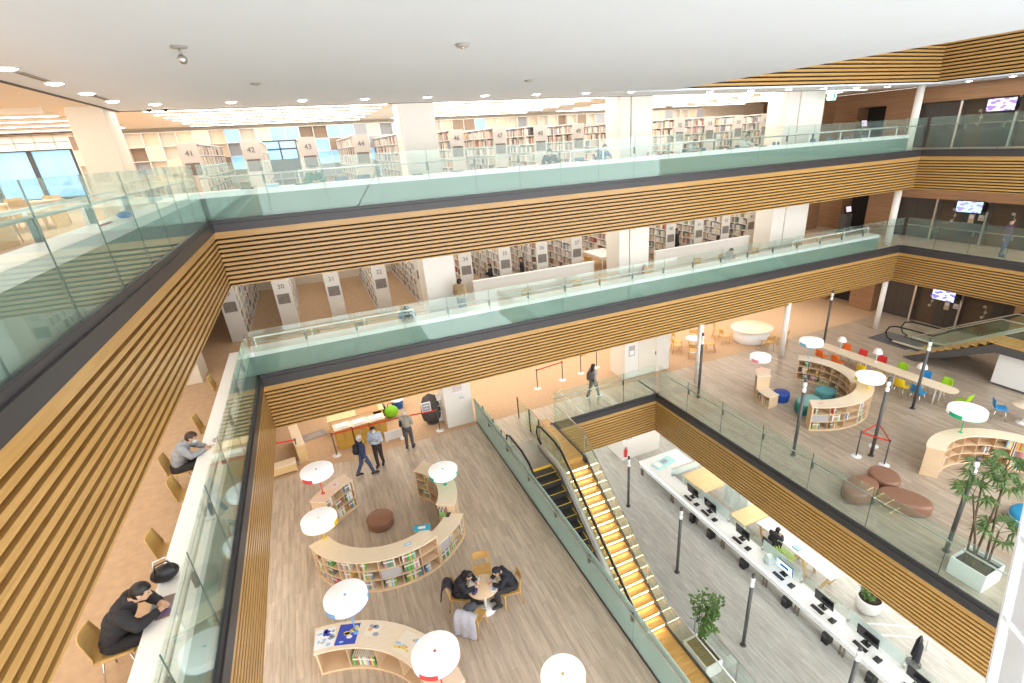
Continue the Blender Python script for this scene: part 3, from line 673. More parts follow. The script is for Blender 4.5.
arc_case('tall curved birch bookcase under the green-trimmed drum lamp', 'green-lamp bookcase', (.2, 12.95), 1.64, 2.17, -30.5, 45, L2, 1.05, 3, 4, 'in',
         {(3, 0): 6, (3, 1): 6, (3, 2): 6, (2, 2): 2, (0, 0): 5, (2, 0): 3}, seed=9)
arc_case('short curved birch bookcase under the red-trimmed drum lamp by the left battens', 'short curved bookcase', LC, 1.9, 2.4, 115, 149, L2, 1.05, 3, 3, 'in', allb(3, 3, 7, ((1, 2), (2, 1))), seed=4)
arc_case('low white-topped curved bookcase with posters on top, nearest the viewer', 'low poster-topped bookcase', (-2.1, 6.68), 2.3, 2.96, 5, 84.5, L2, .70, 1, 5, 'in', {(3, 0): 16, (0, 0): 9}, seed=12)
RC = (16.9, 12.8)
arc_case('curved bookcase on the far side of the teal seat, under the blue-trimmed lamp', 'far curved bookcase', RC, 1.88, 2.42, -45, 40, L2, 1.0, 3, 6, 'in', {(5, 0): 5, (5, 1): 5, (5, 2): 3, (4, 0): 8, (3, 0): 8, (2, 0): 4, (4, 1): 2, (0, 0): 6, (0, 1): 4}, seed=14)
arc_case('curved birch bookcase in front of the teal seat, ending under the yellow-trimmed lamp', 'near curved bookcase', (16.95, 12.85), 2.08, 2.66, -129, -47, L2, 1.0, 3, 6, 'out', {(0, 2): 2, (1, 2): 3, (1, 1): 6, (3, 2): 5, (3, 1): 5, (0, 0): 5, (1, 0): 8, (3, 0): 6, (2, 1): 3, (5, 2): 3}, greyback=((0, 1), (5, 1)), seed=15)
arc_case('narrow tall bookcase under the pink-trimmed lamp left of the blue stool', 'narrow tall bookcase', (17.0, 12.75), 1.2, 1.72, 116, 150, L2, 1.05, 3, 2, 'out', {(1, 2): 3, (1, 1): 4}, seed=16)
arc_case('knee-high bookcase stepping down from the narrow tall one beside the blue stool', 'knee-high bookcase', (17.0, 12.75), 1.2, 1.72, 150.8, 182, L2, .52, 1, 2, 'out', {(0, 0): 6, (1, 0): 5}, seed=17)
arc_case('curved bookcase with closed brown end under the green-stemmed lamp, right side', 'green-stemmed lamp bookcase', (17.1, 5.45), 1.66, 2.14, 26, 120, L2, 1.05, 3, 6, 'in', {(5, 0): 10, (4, 0): 9, (1, 1): 4, (0, 2): 3}, seed=18)
arc_case('curved bookcase of white and pink books at the right picture edge behind the palm', 'palm-side bookcase', (17.1, 5.45), 1.66, 2.14, -12, 25.2, L2, 1.05, 3, 3, 'in', {(2, 0): 8, (2, 1): 8, (2, 2): 8, (1, 0): 7, (1, 1): 7, (1, 2): 6, (0, 1): 4}, seed=19)

o = stuffb.build('books', M_books + UMAT, fix=False)
tag(o, 'uncounted small mixed-colour books filling the tall numbered bookcases and distant curved cases', 'books', kind='stuff')

def drum_lamp(lab, x, y, zb, top, col, rad=.45, off=(0, 0), a0=200):
    """drum-shaped glowing lamp on a coloured stem; top is the height of the drum's upper face"""
    t = thing('drum_lamp', lab, 'lamp', (x, y, zb)); m = mat('trim_' + '_'.join('%d' % (c * 99) for c in col), col, .4)
    H = top - zb; cx, cy = off
    b = MB(); b.lathe((0, 0, 0), [(.06, 0), (.055, .012), (.018, .02)], 16); b.build('base', m, t)
    b = MB(); b.cyl((0, 0, .015), (cx, cy, H - .18), .016); b.build('stem', m, t)
    b = MB(); b.lathe((cx, cy, H), [(rad * .97, -.20), (rad, -.19), (rad, -.012), (rad * .985, 0), (.0001, .004)], 48); b.build('shade', M_lampwhite, t)
    b = MB(); b.lathe((cx, cy, H), [(.028, .0), (.03, .012), (.0001, .016)], 14); b.build('finial', m, t)
    b = MB()
    for a, w in ((a0, 46), (a0 + 150, 40)):
        b2 = MB(); b2.arc((cx, cy), rad + .001, rad + .006, a, a + w, H - .195, H - .07); b2.build('colour_band', m, t)
    b = MB(); b.lathe((cx, cy, H), [(rad + .004, -.20), (rad + .004, -.192)], 48); b.build('rim', m, t)
    return t
Zs = L2 + 1.05
drum_lamp('white drum lamp with red trim on the short bookcase by the left battens', -1.35, 14.32, Zs, L2 + 1.93, (.75, .06, .07), .46, a0=205)
drum_lamp('white drum lamp with yellow trim at the left end of the long bookcase', -1.42, 12.2, Zs, L2 + 1.75, (.85, .60, .02), .45, a0=320)
drum_lamp('white drum lamp with blue trim over the poster-topped low bookcase', -1.0, 9.1, L2 + .7, L2 + 1.85, (.16, .38, .72), .45, a0=190)
drum_lamp('white drum lamp with red trim nearest the viewer, at the right of the posters', .42, 6.95, L2 + .7, L2 + 1.80, (.78, .06, .06), .45, a0=215)
drum_lamp('white drum lamp with green trim beside the escalator glass', 2.08, 12.9, Zs, L2 + 1.62, (.02, .45, .28), .43, a0=170)
drum_lamp('white drum lamp cut by the bottom edge in front of the escalator', 2.35, 5.42, L2, L2 + 1.85, (.75, .35, .05), .40, a0=170)
drum_lamp('white drum lamp with blue trim behind the far curved bookcase', 18.82, 13.9, L2 + 1.0, L2 + 1.85, (.20, .50, .78), .48, a0=150)
drum_lamp('white drum lamp with yellow trim between the curved bookcases and the long table', 18.2, 10.75, L2 + 1.0, L2 + 1.58, (.88, .68, .03), .50, a0=330)
drum_lamp('white drum lamp with green trim and stem on the right-hand curved bookcase', 17.7, 7.27, Zs, L2 + 1.92, (.02, .48, .22), .52, a0=150)
drum_lamp('white drum lamp with pink trim on the narrow tall bookcase', 16.2, 14.2, Zs, L2 + 1.62, (.85, .30, .38), .42, a0=170)

# things lying on the bookcases
def poster(lab, c, r, a, w, d, z, cols, seed):
    am = R(a); t = thing('poster', lab, 'poster', (c[0] + r * math.cos(am), c[1] + r * math.sin(am), z), am - PI / 2)
    b = MB(); b.box(-w / 2, w / 2, -d / 2, d / 2, 0, .004); b.build('sheet', cols[0], t)
    rr = random.Random(seed)
    for m in cols[1:]:
        b = MB()
        for _ in range(4):
            x, y = rr.uniform(-w * .38, w * .38), rr.uniform(-d * .38, d * .38); sx, sy = rr.uniform(.03, .09), rr.uniform(.02, .06)
            n = rr.choice((5, 6, 8)); ph = rr.uniform(0, 3)
            b.prism([(x + sx * math.cos(ph + 2 * PI * i / n), y + sy * math.sin(ph + 2 * PI * i / n)) for i in range(n)], .004, .0055 + .0008 * cols.index(m))
        b.build('printed_motif', m, t)
pB, pS, pY, pO = mat('ink_blue', (.05, .08, .45), .5), mat('ink_sky', (.35, .55, .75), .5), mat('ink_yellow', (.85, .62, .15), .5), mat('ink_orange', (.78, .40, .16), .5)
pW, pC, pG = mat('poster_white', (.83, .84, .86), .5), mat('poster_cream', (.85, .76, .62), .5), mat('ink_grey', (.35, .38, .45), .5)
BC = (-2.1, 6.68)
poster('pale blue printed sheet at the left end of the low bookcase', BC, 2.63, 80, .42, .5, L2 + .70, (pW, pS, pG, pB), 1)
poster('deep blue and yellow poster beside the blue-trimmed lamp', BC, 2.63, 69.5, .45, .52, L2 + .70, (pB, pW, pS, pY), 2)
poster('small cream printed sheet in the middle of the low bookcase', BC, 2.72, 58, .32, .28, L2 + .70, (pC, pO, pG), 3)
poster('orange framed map sheet on the low bookcase left of the red-trimmed lamp', BC, 2.63, 38, .46, .50, L2 + .70, (pC, pO, pS, pY), 4)
poster('turquoise printed sheet under the red-trimmed lamp on the low bookcase', BC, 2.55, 24, .4, .4, L2 + .70, (pW, mat('ink_turquoise', (.05, .45, .55), .5), pG), 5)
t = thing('book_display', 'small stand of books with a bright green front on the lower curved bookcase', 'book stand', (1.78, 11.95, L2 + .74), R(-35))
b = MB(); b.box(-.16, .16, -.11, .11, 0, .02); b.box(-.16, .16, .09, .11, .02, .22); b.box(-.16, -.145, -.11, .11, .02, .2); b.build('stand', M_polegrey, t)
for k in range(4):
    b = MB(); b.box(-.13 + k * .05, -.095 + k * .05, -.08, .085, .02, .2 + .01 * (k % 2)); b.build('book', UMAT[(1, 7, 6, 5)[k]], t)
b = MB(); b.box(-.12, .06, -.118, -.1, .01, .15); b.build('green_booklet', UMAT[11], t)
t = thing('blue_pad', 'bright turquoise folder jutting from the inner edge of the long bookcase', 'folder', (1.0, 11.27, L2 + 1.05), R(-20)); b = MB(); b.box(-.22, .22, -.04, .16, 0, .025); b.build('cover', mat('turquoise', (.02, .38, .55), .45), t); b = MB(); b.box(-.1, .1, 0, .1, .025, .028); b.build('label_patch', M_white, t)
t = thing('sticker_sheet', 'small pale blue slip on the long bookcase worktop', 'paper', (.55, 10.9, L2 + 1.05)); b = MB(); b.box(-.09, .09, -.05, .05, 0, .004); b.build('sheet', pS, t); b = MB(); b.box(-.05, .05, -.02, .02, .004, .005); b.build('print', pW, t)
t = thing('folded_sheet', 'small pinkish leaflet on the near curved bookcase beside the dark lamp pole', 'paper', (15.75, 10.85, L2 + 1.0)); b = MB(); b.box(-.14, .14, -.1, .1, 0, .006); b.build('sheet', mat('pink_paper', (.8, .62, .55), .5), t); b = MB(); b.box(-.1, .1, -.05, .0, .006, .008); b.build('print', pO, t)
t = thing('leaflet', 'coloured leaflet on the short bookcase next to the red lamp stem', 'paper', (-1.0, 14.6, Zs), .6); b = MB(); b.box(-.12, .12, -.08, .08, 0, .006); b.build('sheet', pW, t); b = MB(); b.box(-.06, .06, -.05, .03, .006, .008); b.build('print', mat('ink_pink', (.75, .3, .4), .5), t)

# leather and fabric seats
def puck(name, lab, x, y, z, r, h, m, sx=1, sy=1, rz=0):
    t = thing(name, lab, 'stool', (x, y, z), rz)
    b = MB(); b.lathe((0, 0, 0), [(r * .9, .0), (r * .95, .03), (r * .98, h * .25), (r, h * .7), (r * .985, h * .88), (r * .93, h * .97), (r * .75, h), (.0001, h + .012)], 32, sx=sx, sy=sy); b.build('cushion', m, t)
    b = MB(); b.lathe((0, 0, 0), [(r * .99 + .006, h * .82), (r * .99 + .008, h * .84), (r * .99 + .006, h * .86)], 32, sx=sx, sy=sy); b.build('piping', m, t)
    return t
puck('round_stool', 'round brown leather stool inside the ring of curved bookcases', .05, 13.35, L2, .40, .32, M_leather)
puck('round_stool', 'royal blue round stool beside the knee-high bookcase', 16.3, 13.0, L2, .33, .40, mat('royal_blue', (.015, .06, .32), .45, noise=.1))
puck('round_stool', 'small teal round stool hidden inside the ring of the right bookcases', 17.9, 12.2, L2, .40, .42, mat('teal_light', (.12, .38, .42), .5, noise=.1))
t = thing('teal_seat', 'large teal rounded floor seat between the blue stool and the dark lamp pole', 'seat', (16.55, 11.9, L2), R(20))
b = MB(); b.lathe((0, 0, 0), [(.50, 0), (.56, .05), (.58, .3), (.56, .38), (.48, .42), (.0001, .43)], 36, sx=1.15, sy=.8, m=0); b.build('cushion', mat('teal_fabric', (.015, .22, .18), .5, noise=.1), t)
b = MB(); b.lathe((0, 0, 0), [(.50, .419), (.47, .432), (.0001, .437)], 36, sx=1.15, sy=.8); b.build('top_panel', mat('teal_top', (.22, .50, .50), .5, noise=.08), t)
t = thing('clover_seat', 'brown leather three-lobed seat beside the glass and the rope barrier', 'sofa', (14.17, 7.05, L2))
for px, py, rz, l in ((14.55, 7.50, R(60), .50), (13.46, 7.50, R(8), .66), (14.04, 6.55, R(-64), .68)):
    b = MB(); dx, dy = px - 14.17, py - 7.05
    for sx in (1,):
        b.lathe((0, 0, 0), [(.36, 0.02), (.40, .05), (.42, .1), (.42, .30), (.415, .35), (.40, .385), (.37, .405), (.33, .412), (.2, .416), (.0001, .418)], 36, sx=l / .42, sy=1.0)
    o = b.build('lobe', M_leather, t); o.location = (dx, dy, 0); o.rotation_euler = (0, 0, rz)
# ------------------------------------------------------------------ wooden stairs and escalators
SX0, SX1, SY0, SZ0 = 6.26, 7.22, 13.5, L2
NST, RISE, RUN = 18, 3.3 / 18, 5.2 / 18
o0 = (6.75, SY0, L1)
st = thing('wooden_stairs', 'wooden staircase with lit treads beside the escalator, down from the reading floor', 'stairs', o0)
b = MB(o0); b.box(SX0, SX1, SY0, 16.6, L2 - .12, L2 + .012); b.box(SX0, SX1, SY0 - .0, SY0 + .03, L2 - RISE, L2 - .12); b.build('top_landing', M_stairwood, st)
for i in range(1, NST + 1):
    z = SZ0 - RISE * i; y1 = SY0 - RUN * (i - 1); y0 = y1 - RUN
    if i < NST:
        b = MB(o0); b.box(SX0, SX1, y0 - .02, y1, z - .05, z); b.box(SX0, SX1, y0, y0 + .025, z - RISE, z - .05); tr = b.build('step', M_stairwood, st)
        b = MB(o0); b.box(SX0 + .03, SX1 - .03, y0 - .008, y0 - .001, z - .115, z - .05); b.build('light_strip', M_led, tr)
YL = SY0 - RUN * (NST - 1); ZL = SZ0 - RISE * NST
b = MB(o0); b.box(SX0, SX1, 4.2, YL, ZL - .12, ZL); b.build('lower_landing', M_stairwood, st)
for sx in (SX0 - .03, SX1 + .03):
    b = MB(o0); b.bar((sx, SY0 + .1, L2 - .12), (sx, YL, ZL - .10 + RISE * .5), .05, .36, up=(0, 0, 1)); b.bar((sx, YL, ZL - .08), (sx, 4.2, ZL - .08), .05, .3); b.build('stringer', M_polegrey, st)
    for k in range(5):
        ya, yb = SY0 - (SY0 - YL) * k / 5, SY0 - (SY0 - YL) * (k + 1) / 5 + .02
        za, zb = L2 - (L2 - ZL) * k / 5, L2 - (L2 - ZL) * (k + 1) / 5 + .012
        b = MB(o0); b.add([(sx - .008, ya, za), (sx - .008, yb, zb), (sx - .008, yb, zb + 1.02), (sx - .008, ya, za + 1.02), (sx + .008, ya, za), (sx + .008, yb, zb), (sx + .008, yb, zb + 1.02), (sx + .008, ya, za + 1.02)],
              [(0, 1, 2, 3), (7, 6, 5, 4), (0, 4, 5, 1), (1, 5, 6, 2), (2, 6, 7, 3), (3, 7, 4, 0)]); b.build('glass_pane', M_glass, st)
        b = MB(o0); q = .04 if sx > 6.7 else -.04; b.bar((sx, ya, za - .05), (sx, ya, za + .95), .02, .03, up=(0, 1, 0)); b.build('baluster', M_steel, st)
    b = MB(o0); b.bar((sx - .008, YL, ZL + .5), (sx - .008, 4.2, ZL + .5), .016, 1.0); b.build('glass_pane', M_glass, st)
    b = MB(o0); b.bar((sx, SY0, L2 + .5), (sx, 16.0, L2 + .5), .016, 1.0) if sx > 6.7 else b.bar((sx, SY0, L2 + .45), (sx, 16.5, L2 + .45), .016, .9); b.build('glass_pane', M_glass, st)
    b = MB(o0); b.tube([(sx, 16.0, L2 + 1.0), (sx, SY0 + .1, L2 + 1.0), (sx, YL, ZL + 1.0), (sx, 4.2, ZL + 1.0)], .024, 8); b.build('handrail', M_steel if sx > 6.7 else M_paleoak, st)

def escalator(lab, loc, rz, length_flat, run, rise, zdir=-1, tan=.634, reverse=False, group=None):
    """local frame: x across (0..1.4), travels along -y; the comb is at y=0, z=0"""
    t = thing('escalator', lab, 'escalator', loc, rz)
    W0, W1 = .20, 1.20
    path = [(1.35, 0), (0, 0), (-.5, -.08 * -zdir if False else zdir * .06), (-run, zdir * rise), (-run - 1.4, zdir * rise)]
    # truss and side cladding
    for x0, x1 in ((-.20 if zdir < 0 else -.02, .19), (1.21, 1.42)):
        b = MB()
        for (ya, za), (yb, zb) in zip(path[:-1], path[1:]):
            b.add([(x0, ya, za - .55), (x0, yb, zb - .55), (x0, yb, zb + .10), (x0, ya, za + .10), (x1, ya, za - .55), (x1, yb, zb - .55), (x1, yb, zb + .10), (x1, ya, za + .10)],
                  [(0, 1, 2, 3), (7, 6, 5, 4), (0, 4, 5, 1), (1, 5, 6, 2), (2, 6, 7, 3), (3, 7, 4, 0)])
        b.build('side_cladding', M_polegrey if zdir > 0 else mat('rose_steel', (.60, .54, .52), .35, .15, noise=.1), t, fix=False)
    b = MB()
    for (ya, za), (yb, zb) in zip(path[:-1], path[1:]):
        b.add([(.19, ya, za - .55), (.19, yb, zb - .55), (.19, yb, zb - .25), (.19, ya, za - .25), (1.21, ya, za - .55), (1.21, yb, zb - .55), (1.21, yb, zb - .25), (1.21, ya, za - .25)],
              [(0, 1, 2, 3), (7, 6, 5, 4), (0, 4, 5, 1), (1, 5, 6, 2), (2, 6, 7, 3), (3, 7, 4, 0)])
    b.build('truss', M_polegrey, t, fix=False)
    b = MB(); b.box(.19, 1.21, .12, 1.9, -.25, .006); b.build('landing_plate', mat('ribbed_steel', (.30, .28, .27), .35, .8, noise=.2, nscale=(60, 2, 2)), t)
    b = MB(); b.box(.24, 1.16, .0, .13, -.1, .012); b.build('comb_plate', M_yellow, t)
    n = int(run / .36)
    for i in range(n):
        y = -.36 * i; f = (0 if i < 1 else (i - .6)); z = zdir * min(rise, max(0, f) * .36 * tan)
        b = MB(); b.box(.26, 1.14, y - .36, y, z - .22, z); s = b.build('step', mat('step_tread', (.05, .046, .045), .45, .3, noise=.4, nscale=(90, 2, 2)), t)
        if zdir < 0:
            b = MB(); b.box(.26, 1.14, y - .36, y - .335, z, z + .004); b.box(.26, .285, y - .335, y, z, z + .004); b.box(1.115, 1.14, y - .335, y, z, z + .004); b.build('yellow_border', M_yellow, s)
    for x in (.09, 1.31):
        pts = [(x, 1.25, .12), (x, 1.52, .22), (x, 1.64, .48), (x, 1.52, .78), (x, 1.2, .90), (x, .1, .92), (x, -.5, .86 * 1 + zdir * .06), (x, -run, zdir * rise + .92), (x, -run - 1.2, zdir * rise + .92)]
        b = MB(); b.tube(pts, .038, 10); b.build('handrail', M_rubber, t)
        b = MB(); xx = x
        poly = [(1.3, .08), (1.5, .26), (1.58, .48), (1.48, .72), (1.2, .86), (.1, .88), (-.5, .84 + zdir * .06), (-run, zdir * rise + .88), (-run, zdir * rise + .08), (-.5, .08 + zdir * .06), (0, .08)]
        nn = len(poly); vs = [(xx - .006, y, z) for y, z in poly] + [(xx + .006, y, z) for y, z in poly]
        b.add(vs, [tuple(range(nn)), tuple(range(nn, 2 * nn))[::-1]] + [(i, (i + 1) % nn, nn + (i + 1) % nn, nn + i) for i in range(nn)]); b.build('glass_balustrade', M_glassc, t)
        b = MB(); b.tube([(x, 1.2, .10), (x, 0, .12), (x, -.5, .12 + zdir * .06), (x, -run, zdir * rise + .12)], .065, 10); b.build('skirt_light_rail', mat('rail_housing', (.74, .70, .62), .3, .15), t)
    return t
escalator('escalator with black steps going down beside the wooden staircase', (4.80, 13.5, L2), 0, 1.4, 7.0, 4.40)
escalator('escalator with dark underside rising from the reading floor by the lift doors', (25.65, 13.3, L2), 0, 1.4, 7.6, 4.46, zdir=1, tan=.60)
b = MB(); b.box(25.4, 27.1, 13.6, 15.6, L2, L2 + .012); o = b.build('entrance_mat', mat('mat_grey', (.13, .12, .13), .8, noise=.15), bevel=.003); tag(o, 'dark grey floor mat in front of the rising escalator', 'mat')
o0 = (25, 13, L2); t = thing('side_stairs', 'wooden stairs with dark sloping underside rising beside the lift lobby escalator', 'stairs', o0)
NS2 = 11; RS2 = 1.85 / NS2; RN2 = 3.1 / NS2
for i in range(NS2):
    y1 = 13.0 - RN2 * i; z = L2 + RS2 * (i + 1); b = MB(o0); b.box(24.45, 25.55, y1 - RN2 - .03, y1, z - .05, z); b.box(24.45, 25.55, y1 - .03, y1, z - RS2, z - .05); s_ = b.build('step', M_stairwood, t)
b = MB(o0); b.box(24.45, 25.55, 5.5, 9.9, L2 + 1.73, L2 + 1.85); b.build('landing', M_stairwood, t)
for x in (24.42, 25.58):
    b = MB(o0); pr = [(13.15, L2 + .05), (12.7, L2 - .0), (9.75, L2 + 1.45), (5.5, L2 + 1.45), (5.5, L2 + 1.78), (9.85, L2 + 1.78)]
    n = len(pr); b.add([(x - .03, y, z) for y, z in pr] + [(x + .03, y, z) for y, z in pr], [tuple(range(n)), tuple(range(n, 2 * n))[::-1]] + [(i, (i + 1) % n, n + (i + 1) % n, n + i) for i in range(n)]); b.build('stringer', M_polegrey, t)
    b = MB(o0); pr = [(12.9, L2 + .25), (9.9, L2 + 1.9), (5.5, L2 + 1.9), (5.5, L2 + 2.85), (9.9, L2 + 2.85), (12.9, L2 + 1.15)]
    b.add([(x - .007, y, z) for y, z in pr] + [(x + .007, y, z) for y, z in pr], [tuple(range(n)), tuple(range(n, 2 * n))[::-1]] + [(i, (i + 1) % n, n + (i + 1) % n, n + i) for i in range(n)]); b.build('glass_pane', M_glassc, t)
    b = MB(o0); b.tube([(x, 13.1, L2 + 1.05), (x, 12.9, L2 + 1.15), (x, 9.9, L2 + 2.85), (x, 5.5, L2 + 2.85)], .025, 8); b.build('handrail', M_steel, t)
b = MB(o0); b.add([(24.45, 12.7, L2), (25.55, 12.7, L2), (25.55, 9.75, L2 + 1.46), (24.45, 9.75, L2 + 1.46), (24.45, 12.7, L2 + .05), (25.55, 12.7, L2 + .05), (25.55, 9.75, L2 + 1.52), (24.45, 9.75, L2 + 1.52)], [(0, 1, 2, 3), (7, 6, 5, 4), (0, 4, 5, 1), (1, 5, 6, 2), (2, 6, 7, 3), (3, 7, 4, 0)]); b.box(24.45, 25.55, 5.5, 9.75, L2 + 1.46, L2 + 1.52); b.build('soffit', M_polegrey, t)
t = thing('stair_enclosure', 'low white boxed wall closing the space under the side stairs', 'partition', (24.6, 7, L2)); b = MB((24.6, 7, L2)); b.box(24.7, 25.4, 6.0, 9.7, L2, L2 + 1.4); b.build('panel', M_white, t); b = MB((24.6, 7, L2)); b.box(24.68, 25.42, 5.98, 9.72, L2, L2 + .08); b.build('skirting', M_polegrey, t)
# glass guard fins at the head of the escalator
for k, (x, lab) in enumerate(((4.72, 'tall glass guard fin with dark posts at the left of the escalator head'), (6.2, 'tall glass guard fin with dark posts between escalator head and wooden landing'))):
    t = thing('glass_guard', lab, 'guard', (x, 15.1, L2)); 
    b = MB((x, 15.1, L2)); b.box(x - .008, x + .008, 15.1, 17.5 if k == 0 else 17.2, L2 + .05, L2 + 1.02); b.build('glass_pane', M_glassc, t)
    for y in (15.1, 16.0, 17.2):
        b = MB((x, 15.1, L2)); b.box(x - .02, x + .02, y - .02, y + .02, L2, L2 + 1.0); b.build('post', M_band, t)

# ------------------------------------------------------------------ lamp poles along the well
def pole(lab, x, y, z, h=3.0, heads=2):
    t = thing('lamp_pole', lab, 'lamp pole', (x, y, z)); 
    b = MB(); b.lathe((0, 0, 0), [(.10, 0), (.10, .015), (.055, .02)], 16); b.build('base', M_polegrey, t)
    b = MB(); b.cyl((0, 0, .01), (0, 0, h - .5), .055, n=14); b.cyl((0, 0, h - .12), (0, 0, h), .05, n=14); b.build('pole', M_polegrey, t)
    for k in range(heads):
        b = MB(); b.lathe((0, 0, h - .5 + k * .2), [(.035, 0), (.062, .02), (.062, .13), (.035, .15), (.03, .2)], 14); b.build('spot_head', mat('spot_white', (.85, .85, .84), .4), t)
    return t
for x, y, lab in ((13.6, 14.9, 'dark lamp pole beside the white slim column at the glass corner'), (13.52, 9.95, 'dark lamp pole in front of the large teal seat'), (15.71, 8.67, 'dark lamp pole standing inside the red rope triangle'), (19.99, 9.95, 'dark lamp pole before the far end of the long coloured-chair table'), (22.6, 16.0, 'dark lamp pole behind the blue-trimmed drum lamp'), (13.35, 4.98, 'dark lamp pole among the palm stems')):
    pole(lab, x, y, L2, 2.95)
pole('dark lamp pole on the lower floor nearest the shrub', 9.57, 7.64, L1, 3.0); pole('dark lamp pole on the lower floor before the monitors', 9.62, 10.95, L1, 3.0); pole('dark lamp pole on the lower floor by the far end of the stairs', 10.1, 14.9, L1, 2.6)
pole('dark lamp pole cut by the bottom edge of the lower desk', 10.15, 4.75, L1, 3.0)

# ------------------------------------------------------------------ queue barriers
def barrier(lab, pts, z, belts, basecol=None, h=.98):
    o0 = (*pts[0], z); t = thing('queue_barrier', lab, 'barrier', o0)
    for x, y in pts:
        b = MB(o0); b.lathe((x, y, z), [(.17, 0), (.17, .012), (.05, .03), (.022, .04)], 20); b.build('foot', basecol or M_lam, t)
        b = MB(o0); b.cyl((x, y, z + .03), (x, y, z + h), .022, n=12); b.cyl((x, y, z + h - .08), (x, y, z + h), .034, n=12); b.build('post', M_polegrey, t)
    for i, j in belts:
        b = MB(o0); a, c = Vector((*pts[i], z + h - .05)), Vector((*pts[j], z + h - .05)); b.bar(a, c, .006, .055); b.build('belt', M_red, t)
    return t
barrier('red belt barrier on white-footed posts across the front of the yellow counter', [(-.89, 18.15), (1.63, 18.12), (3.05, 17.95)], L2, [(0, 1), (1, 2)])
barrier('red belt barrier by the left battens beyond the pale bench', [(-2.15, 18.45), (-3.9, 18.7)], L2, [(0, 1)])
barrier('triangle of red belts around the dark lamp pole', [(15.26, 8.89), (15.56, 8.12), (16.3, 9.0)], L2, [(0, 1), (1, 2), (2, 0)])
barrier('row of red belt posts on the carpet behind the walking woman', [(8.0, 19.3), (9.4, 19.5), (10.5, 19.7), (11.5, 19.9)], L2, [(0, 1), (2, 3)])
# ------------------------------------------------------------------ chairs and tables
def oak_chair(lab, x, y, z, rz, group=None, proto={}):
    """plywood chair, faces +y (the sitter looks towards +y)"""
    if 'o' in proto: return dup(proto['o'], (x, y, z), rz, lab, group)
    t = thing('oak_chair', lab, 'chair', (x, y, z), rz, group); proto['o'] = t
    b = MB()
    n = 8
    for i in range(n):                                            # dished seat
        x0, x1 = -.23 + .46 * i / n, -.23 + .46 * (i + 1) / n; f = lambda q: .455 - .022 * math.cos(q / .23 * PI / 2)
        b.add([(x0, -.22, f(x0)), (x1, -.22, f(x1)), (x1, .23, f(x1)), (x0, .23, f(x0)), (x0, -.22, f(x0) - .022), (x1, -.22, f(x1) - .022), (x1, .23, f(x1) - .022), (x0, .23, f(x0) - .022)], [(0, 1, 2, 3), (7, 6, 5, 4), (0, 4, 5, 1), (1, 5, 6, 2), (2, 6, 7, 3), (3, 7, 4, 0)])
    b.build('seat', M_oak, t)
    b = MB()
    for i in range(n):
        x0, x1 = -.22 + .44 * i / n, -.22 + .44 * (i + 1) / n; f = lambda q: -.255 + .05 * (q / .22) ** 2
        b.add([(x0, f(x0) , .62), (x1, f(x1), .62), (x1, f(x1) - .03, .82), (x0, f(x0) - .03, .82), (x0, f(x0) - .02, .62), (x1, f(x1) - .02, .62), (x1, f(x1) - .05, .82), (x0, f(x0) - .05, .82)], [(0, 1, 2, 3), (7, 6, 5, 4), (0, 4, 5, 1), (1, 5, 6, 2), (2, 6, 7, 3), (3, 7, 4, 0)])
    b.build('backrest', M_oak, t)
    for sx in (-1, 1):
        b = MB(); b.bar((sx * .21, .20, 0), (sx * .19, .18, .44), .034, .034); b.build('leg', M_oak, t)
        b = MB(); b.tube([(sx * .21, -.26, 0), (sx * .20, -.19, .42), (sx * .19, -.235, .80)], [.016, .019, .015], 8); b.build('leg', M_oak, t)
    return t
def shell_chair(name, lab, x, y, z, rz, m, group=None, proto={}):
    """one-piece shell on four thin metal legs, faces +y"""
    key = m.name
    if key in proto: return dup(proto[key], (x, y, z), rz, lab, group)
    t = thing(name, lab, 'chair', (x, y, z), rz, group); proto[key] = t
    prof = [(.22, .44), (.20, .455), (.05, .445), (-.12, .44), (-.19, .46), (-.225, .53), (-.25, .66), (-.275, .80), (-.28, .83)]
    b = MB(); nx = 6; vs = []; 
    for off in (0, -.014):
        for y_, z_ in prof:
            w = .22 if z_ < .5 else .22 - .03 * (z_ - .5) / .3
            for i in range(nx + 1):
                q = -1 + 2 * i / nx; vs.append((q * w, y_ + (.05 * q * q if z_ > .5 else 0) + off * (1 if z_ > .5 else 0), z_ + (.022 * q * q if z_ <= .5 else 0) + (off if z_ <= .5 else 0)))
    k = len(prof); fs = []
    for s in (0, 1):
        for r in range(k - 1):
            for i in range(nx):
                a = s * k * (nx + 1) + r * (nx + 1) + i; q = (a, a + 1, a + nx + 2, a + nx + 1); fs.append(q if s else q[::-1])
    N = k * (nx + 1)
    for r in range(k - 1):
        for i in (0, nx): a = r * (nx + 1) + i; fs.append((a, a + nx + 1, a + nx + 1 + N, a + N))
    for i in range(nx):
        for r in (0, k - 1): a = r * (nx + 1) + i; fs.append((a, a + 1, a + 1 + N, a + N))
    b.add(vs, fs, 0, True); b.build('shell', m, t)
    for sx in (-1, 1):
        for y0, y1 in ((.19, .14), (-.22, -.13)):
            b = MB(); b.cyl((sx * .22, y0, 0), (sx * .15, y1, .44), .011, n=8); b.build('leg', M_chrome, t)
    return t
def face(x, y, tx, ty): return math.atan2(ty - y, tx - x) - PI / 2

